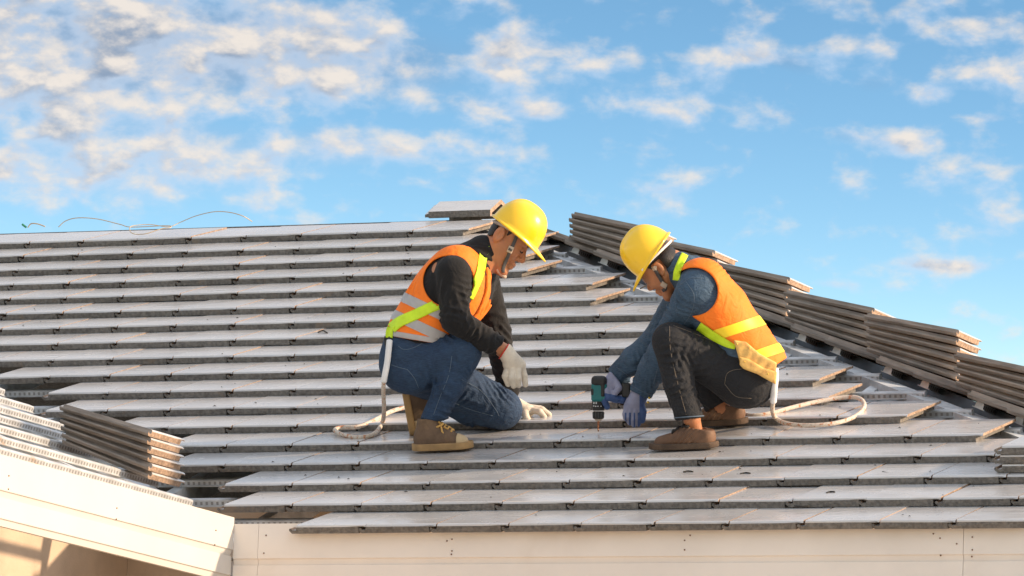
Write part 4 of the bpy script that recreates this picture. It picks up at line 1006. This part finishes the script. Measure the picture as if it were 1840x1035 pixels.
# ------------------------------------------------------------------ cordless drill
dr = empty('cordless_drill', Vector(w2.w((1074, 776, ZT))[0])); tag(dr, 'teal and black cordless drill held upright with its bit on a tile', 'drill')
class DrillFig(Figure):
    def __init__(s): s.ref = np.array(dr.location); s.d0, s.S = w2.d0, w2.S; s.root = dr
df = DrillFig()
DX = lambda x, y, z=0: np.array([x, y, ZT+z+(y-776)*0.10])
def rbox(c, h, r, ax=None):
    c = np.array(c, float); h = np.array(h, float); ax = np.eye(3) if ax is None else ax
    def f(p):
        q = np.abs((p-c)@ax.T)-(h-r); return np.linalg.norm(np.maximum(q, 0), axis=1)+np.minimum(q.max(1), 0)-r
    e = np.abs(ax.T*h[None, :]).sum(1); f.bb = (c-e, c+e); f.seg = None; f.prims = []; return f
def turned(name, prof, mat, par=None, seg=24):
    V = []
    for y, r in prof:
        for k in range(seg):
            a = 2*math.pi*k/seg; V.append(DX(1075.0+r*math.cos(a)+(776-y)*0.01, y, r*math.sin(a)))
    n = len(prof); F = [(i*seg+k, i*seg+(k+1) % seg, (i+1)*seg+(k+1) % seg, (i+1)*seg+k) for i in range(n-1) for k in range(seg)]+[tuple(range(seg)), tuple(range((n-1)*seg, n*seg))]
    return fix_normals(df.mesh(name, V, F, mat, par, smooth=False))
hous = df.sdf('housing', union([rbox(DX(1076.5, 705), (14.2, 17, 13.6), 5), rbox(DX(1086, 708), (9, 11, 9), 4)], 4), M['drill_teal'], 1.0)
df.sdf('rear_cap', union([rbox(DX(1076.5, 685), (14.2, 10, 13.6), 8), rbox(DX(1083, 700, -9), (3.4, 13, 6), 2.5)], 2), M['drill_black'], 1.0)
df.sdf('vent', rbox(DX(1064.5, 704, -7), (2.6, 6, 7), 1.5), M['drill_black'], 1.0, hous)
col = turned('torque_collar', [(720, 11), (721, 12.2), (727, 12.2), (728, 11.4), (737, 10.8), (738, 9)], M['drill_black'])
for x, y, w_, h_ in ((1066.5, 724, 0.8, 2.0), (1069.0, 724, 0.8, 2.0), (1071.8, 724, 0.8, 2.0), (1067, 729.5, 1.2, 1.0), (1070.5, 730, 1.2, 1.0), (1074.5, 730, 1.2, 1.0), (1080, 730, 0.9, 1.0)):
    xx = x-1075.2; zz = -math.sqrt(max(0, 12.6**2-xx**2)); df.sdf('scale_mark', rbox(DX(x, y, zz), (w_, h_, 0.8), 0.3), M['white_print'], 0.6, col, sm=0)
ch = turned('chuck', [(739, 8.5), (740, 10), (752, 9.2), (753, 8.4)], M['drill_black'])
for k in range(12):
    a = 2*math.pi*k/12; v, f = tube([DX(1075.2+10*math.cos(a), 741, 10*math.sin(a)), DX(1075.1+9.3*math.cos(a), 751.5, 9.3*math.sin(a))], 0.9, 5); df.mesh('grip_rib', v, f, M['strap_grey'], ch)
turned('chuck_nose', [(753, 6.5), (755, 6.3), (757, 4.0)], M['buckle'])
turned('drill_bit', [(757, 1.9), (768, 1.9), (769, 1.3), (773, 1.3), (776, 0.3)], M['steel_bit'], seg=10)
df.sdf('handle', union([cap_(DX(1090, 704), DX(1112, 702), 9.5, 8.5), cap_(DX(1108, 702), DX(1118, 701), 8.5, 9)], 4), M['drill_black'], 1.1)
bat = df.sdf('battery', rbox(DX(1125, 701), (7.5, 13, 12), 2.5), M['drill_black'], 1.1)
df.sdf('trigger', cap_(DX(1092, 716), DX(1097, 713), 3.0, 3.4), M['drill_black'], 0.9)

# ------------------------------------------------------------------ tool pouch on the hip
def poly_sdf(poly, z, th, r, ripple=0.0):
    V_ = np.array(poly, float); E_ = np.roll(V_, -1, 0)-V_
    def f(p):
        q = p[:, :2]; d = np.full(len(q), 1e9); sgn = np.ones(len(q))
        for a_, e_, b_ in zip(V_, E_, np.roll(V_, -1, 0)):
            w_ = q-a_; t_ = np.clip((w_@e_)/(e_@e_), 0, 1); d = np.minimum(d, ((w_-t_[:, None]*e_)**2).sum(1))
            c1 = q[:, 1] >= a_[1]; c2 = q[:, 1] < b_[1]; c3 = e_[0]*w_[:, 1] > e_[1]*w_[:, 0]
            sgn = np.where((c1 & c2 & c3) | (~c1 & ~c2 & ~c3), -sgn, sgn)
        d2 = np.sqrt(d)*sgn; zz = p[:, 2]-z
        if ripple:
            u = (q-V_[0])@np.array([0.85, 0.52]); zz = zz+ripple*(np.sin(u*0.42+0.6*np.sin(u*0.13))+0.5*np.sin(u*0.21))
        m = np.column_stack([d2+r, np.abs(zz)-(th-r)]); return np.linalg.norm(np.maximum(m, 0), axis=1)+np.minimum(m.max(1), 0)-r
    f.bb = (np.array([*V_.min(0), z-th-3]), np.array([*V_.max(0), z+th+3])); f.prims = []; f.seg = None; return f
pf = Figure.__new__(Figure); pf.ref = w2.w((1358, 680, 4))[0]; pf.d0, pf.S = w2.d0, w2.S
pouch = empty('tool_pouch', Vector(pf.ref)); pf.root = pouch; tag(pouch, 'tan leather tool pouch on the hip of the worker in denim', 'tool pouch')
pf.sdf('pocket', poly_sdf([(1318, 611), (1340, 614), (1366, 636), (1396, 652), (1392, 684), (1360, 668), (1331, 656)], -9, 11, 4, 0.4), M['pouch'], 1.4)
pf.sdf('flap', poly_sdf([(1329, 641), (1345, 645), (1372, 661), (1396, 668), (1394, 691), (1360, 672), (1336, 663), (1329, 656)], -17, 7, 3, 0.0), M['pouch'], 1.4)
for x, y, z in ((1324, 618, -21), (1347, 626, -21), (1380, 672, -25), (1338, 650, -25)):
    v, f = tube([(x, y, z), (x, y, z+2.5)], 1.4, 8); pf.mesh('rivet', v, f, M['brass'])

# ------------------------------------------------------------------ lanyards
def rope(fig, name, parts, label):
    P = fig.w(np.array(parts[1][0])); root = empty(name, Vector(P[-1])); tag(root, label, 'rope', 'lanyards of the two workers')
    q = Figure.__new__(Figure); q.ref = np.array(root.location); q.d0, q.S, q.root = fig.d0, fig.S, root
    for nm, pts, r, mat in ((parts[0]+(),) if False else [('sleeve', parts[0][0], parts[0][1], M['white_print']), ('cord', parts[1][0], parts[1][1], M['rope'])]):
        v, f = tube(spline(pts, 8), r, 10); q.mesh(nm, v, f, mat)
    return root
zr = lambda F_, x, y: (x, y-2.5, F_.roofz(x, y+1.5)-3)
rope(w1, 'lanyard_rope', [([(700, 612, 12), (699, 622, 8), (696, 650, 8), (692, 672, 10), (689.5, 686, 14)], 5.6), ([(689.5, 684, 14), (689, 706, 40), (690, 735, 120), zr(w1, 687, 762), zr(w1, 672, 782), zr(w1, 645, 788.5), zr(w1, 617, 784), zr(w1, 602, 776), zr(w1, 612, 771), zr(w1, 645, 769), zr(w1, 676, 756), zr(w1, 700, 743), zr(w1, 722, 736), zr(w1, 745, 732)], 4.0)],
     'white safety lanyard hanging from the kneeling worker and looped on the tiles')
rope(w2, 'lanyard_rope', [([(1393, 662, 22), (1393, 680, 18), (1391, 700, 22), (1389.5, 722, 40)], 6.2), ([(1389.5, 718, 38), (1388, 738, 80), zr(w2, 1394, 754), zr(w2, 1416, 764), zr(w2, 1455, 767), zr(w2, 1500, 763), zr(w2, 1534, 752), zr(w2, 1552, 736), zr(w2, 1549, 722), zr(w2, 1530, 716), zr(w2, 1485, 721), zr(w2, 1430, 733), zr(w2, 1385, 745), zr(w2, 1350, 749), zr(w2, 1325, 741), zr(w2, 1310, 735)], 4.0)],
     'white safety lanyard looped on the tiles behind the squatting worker')
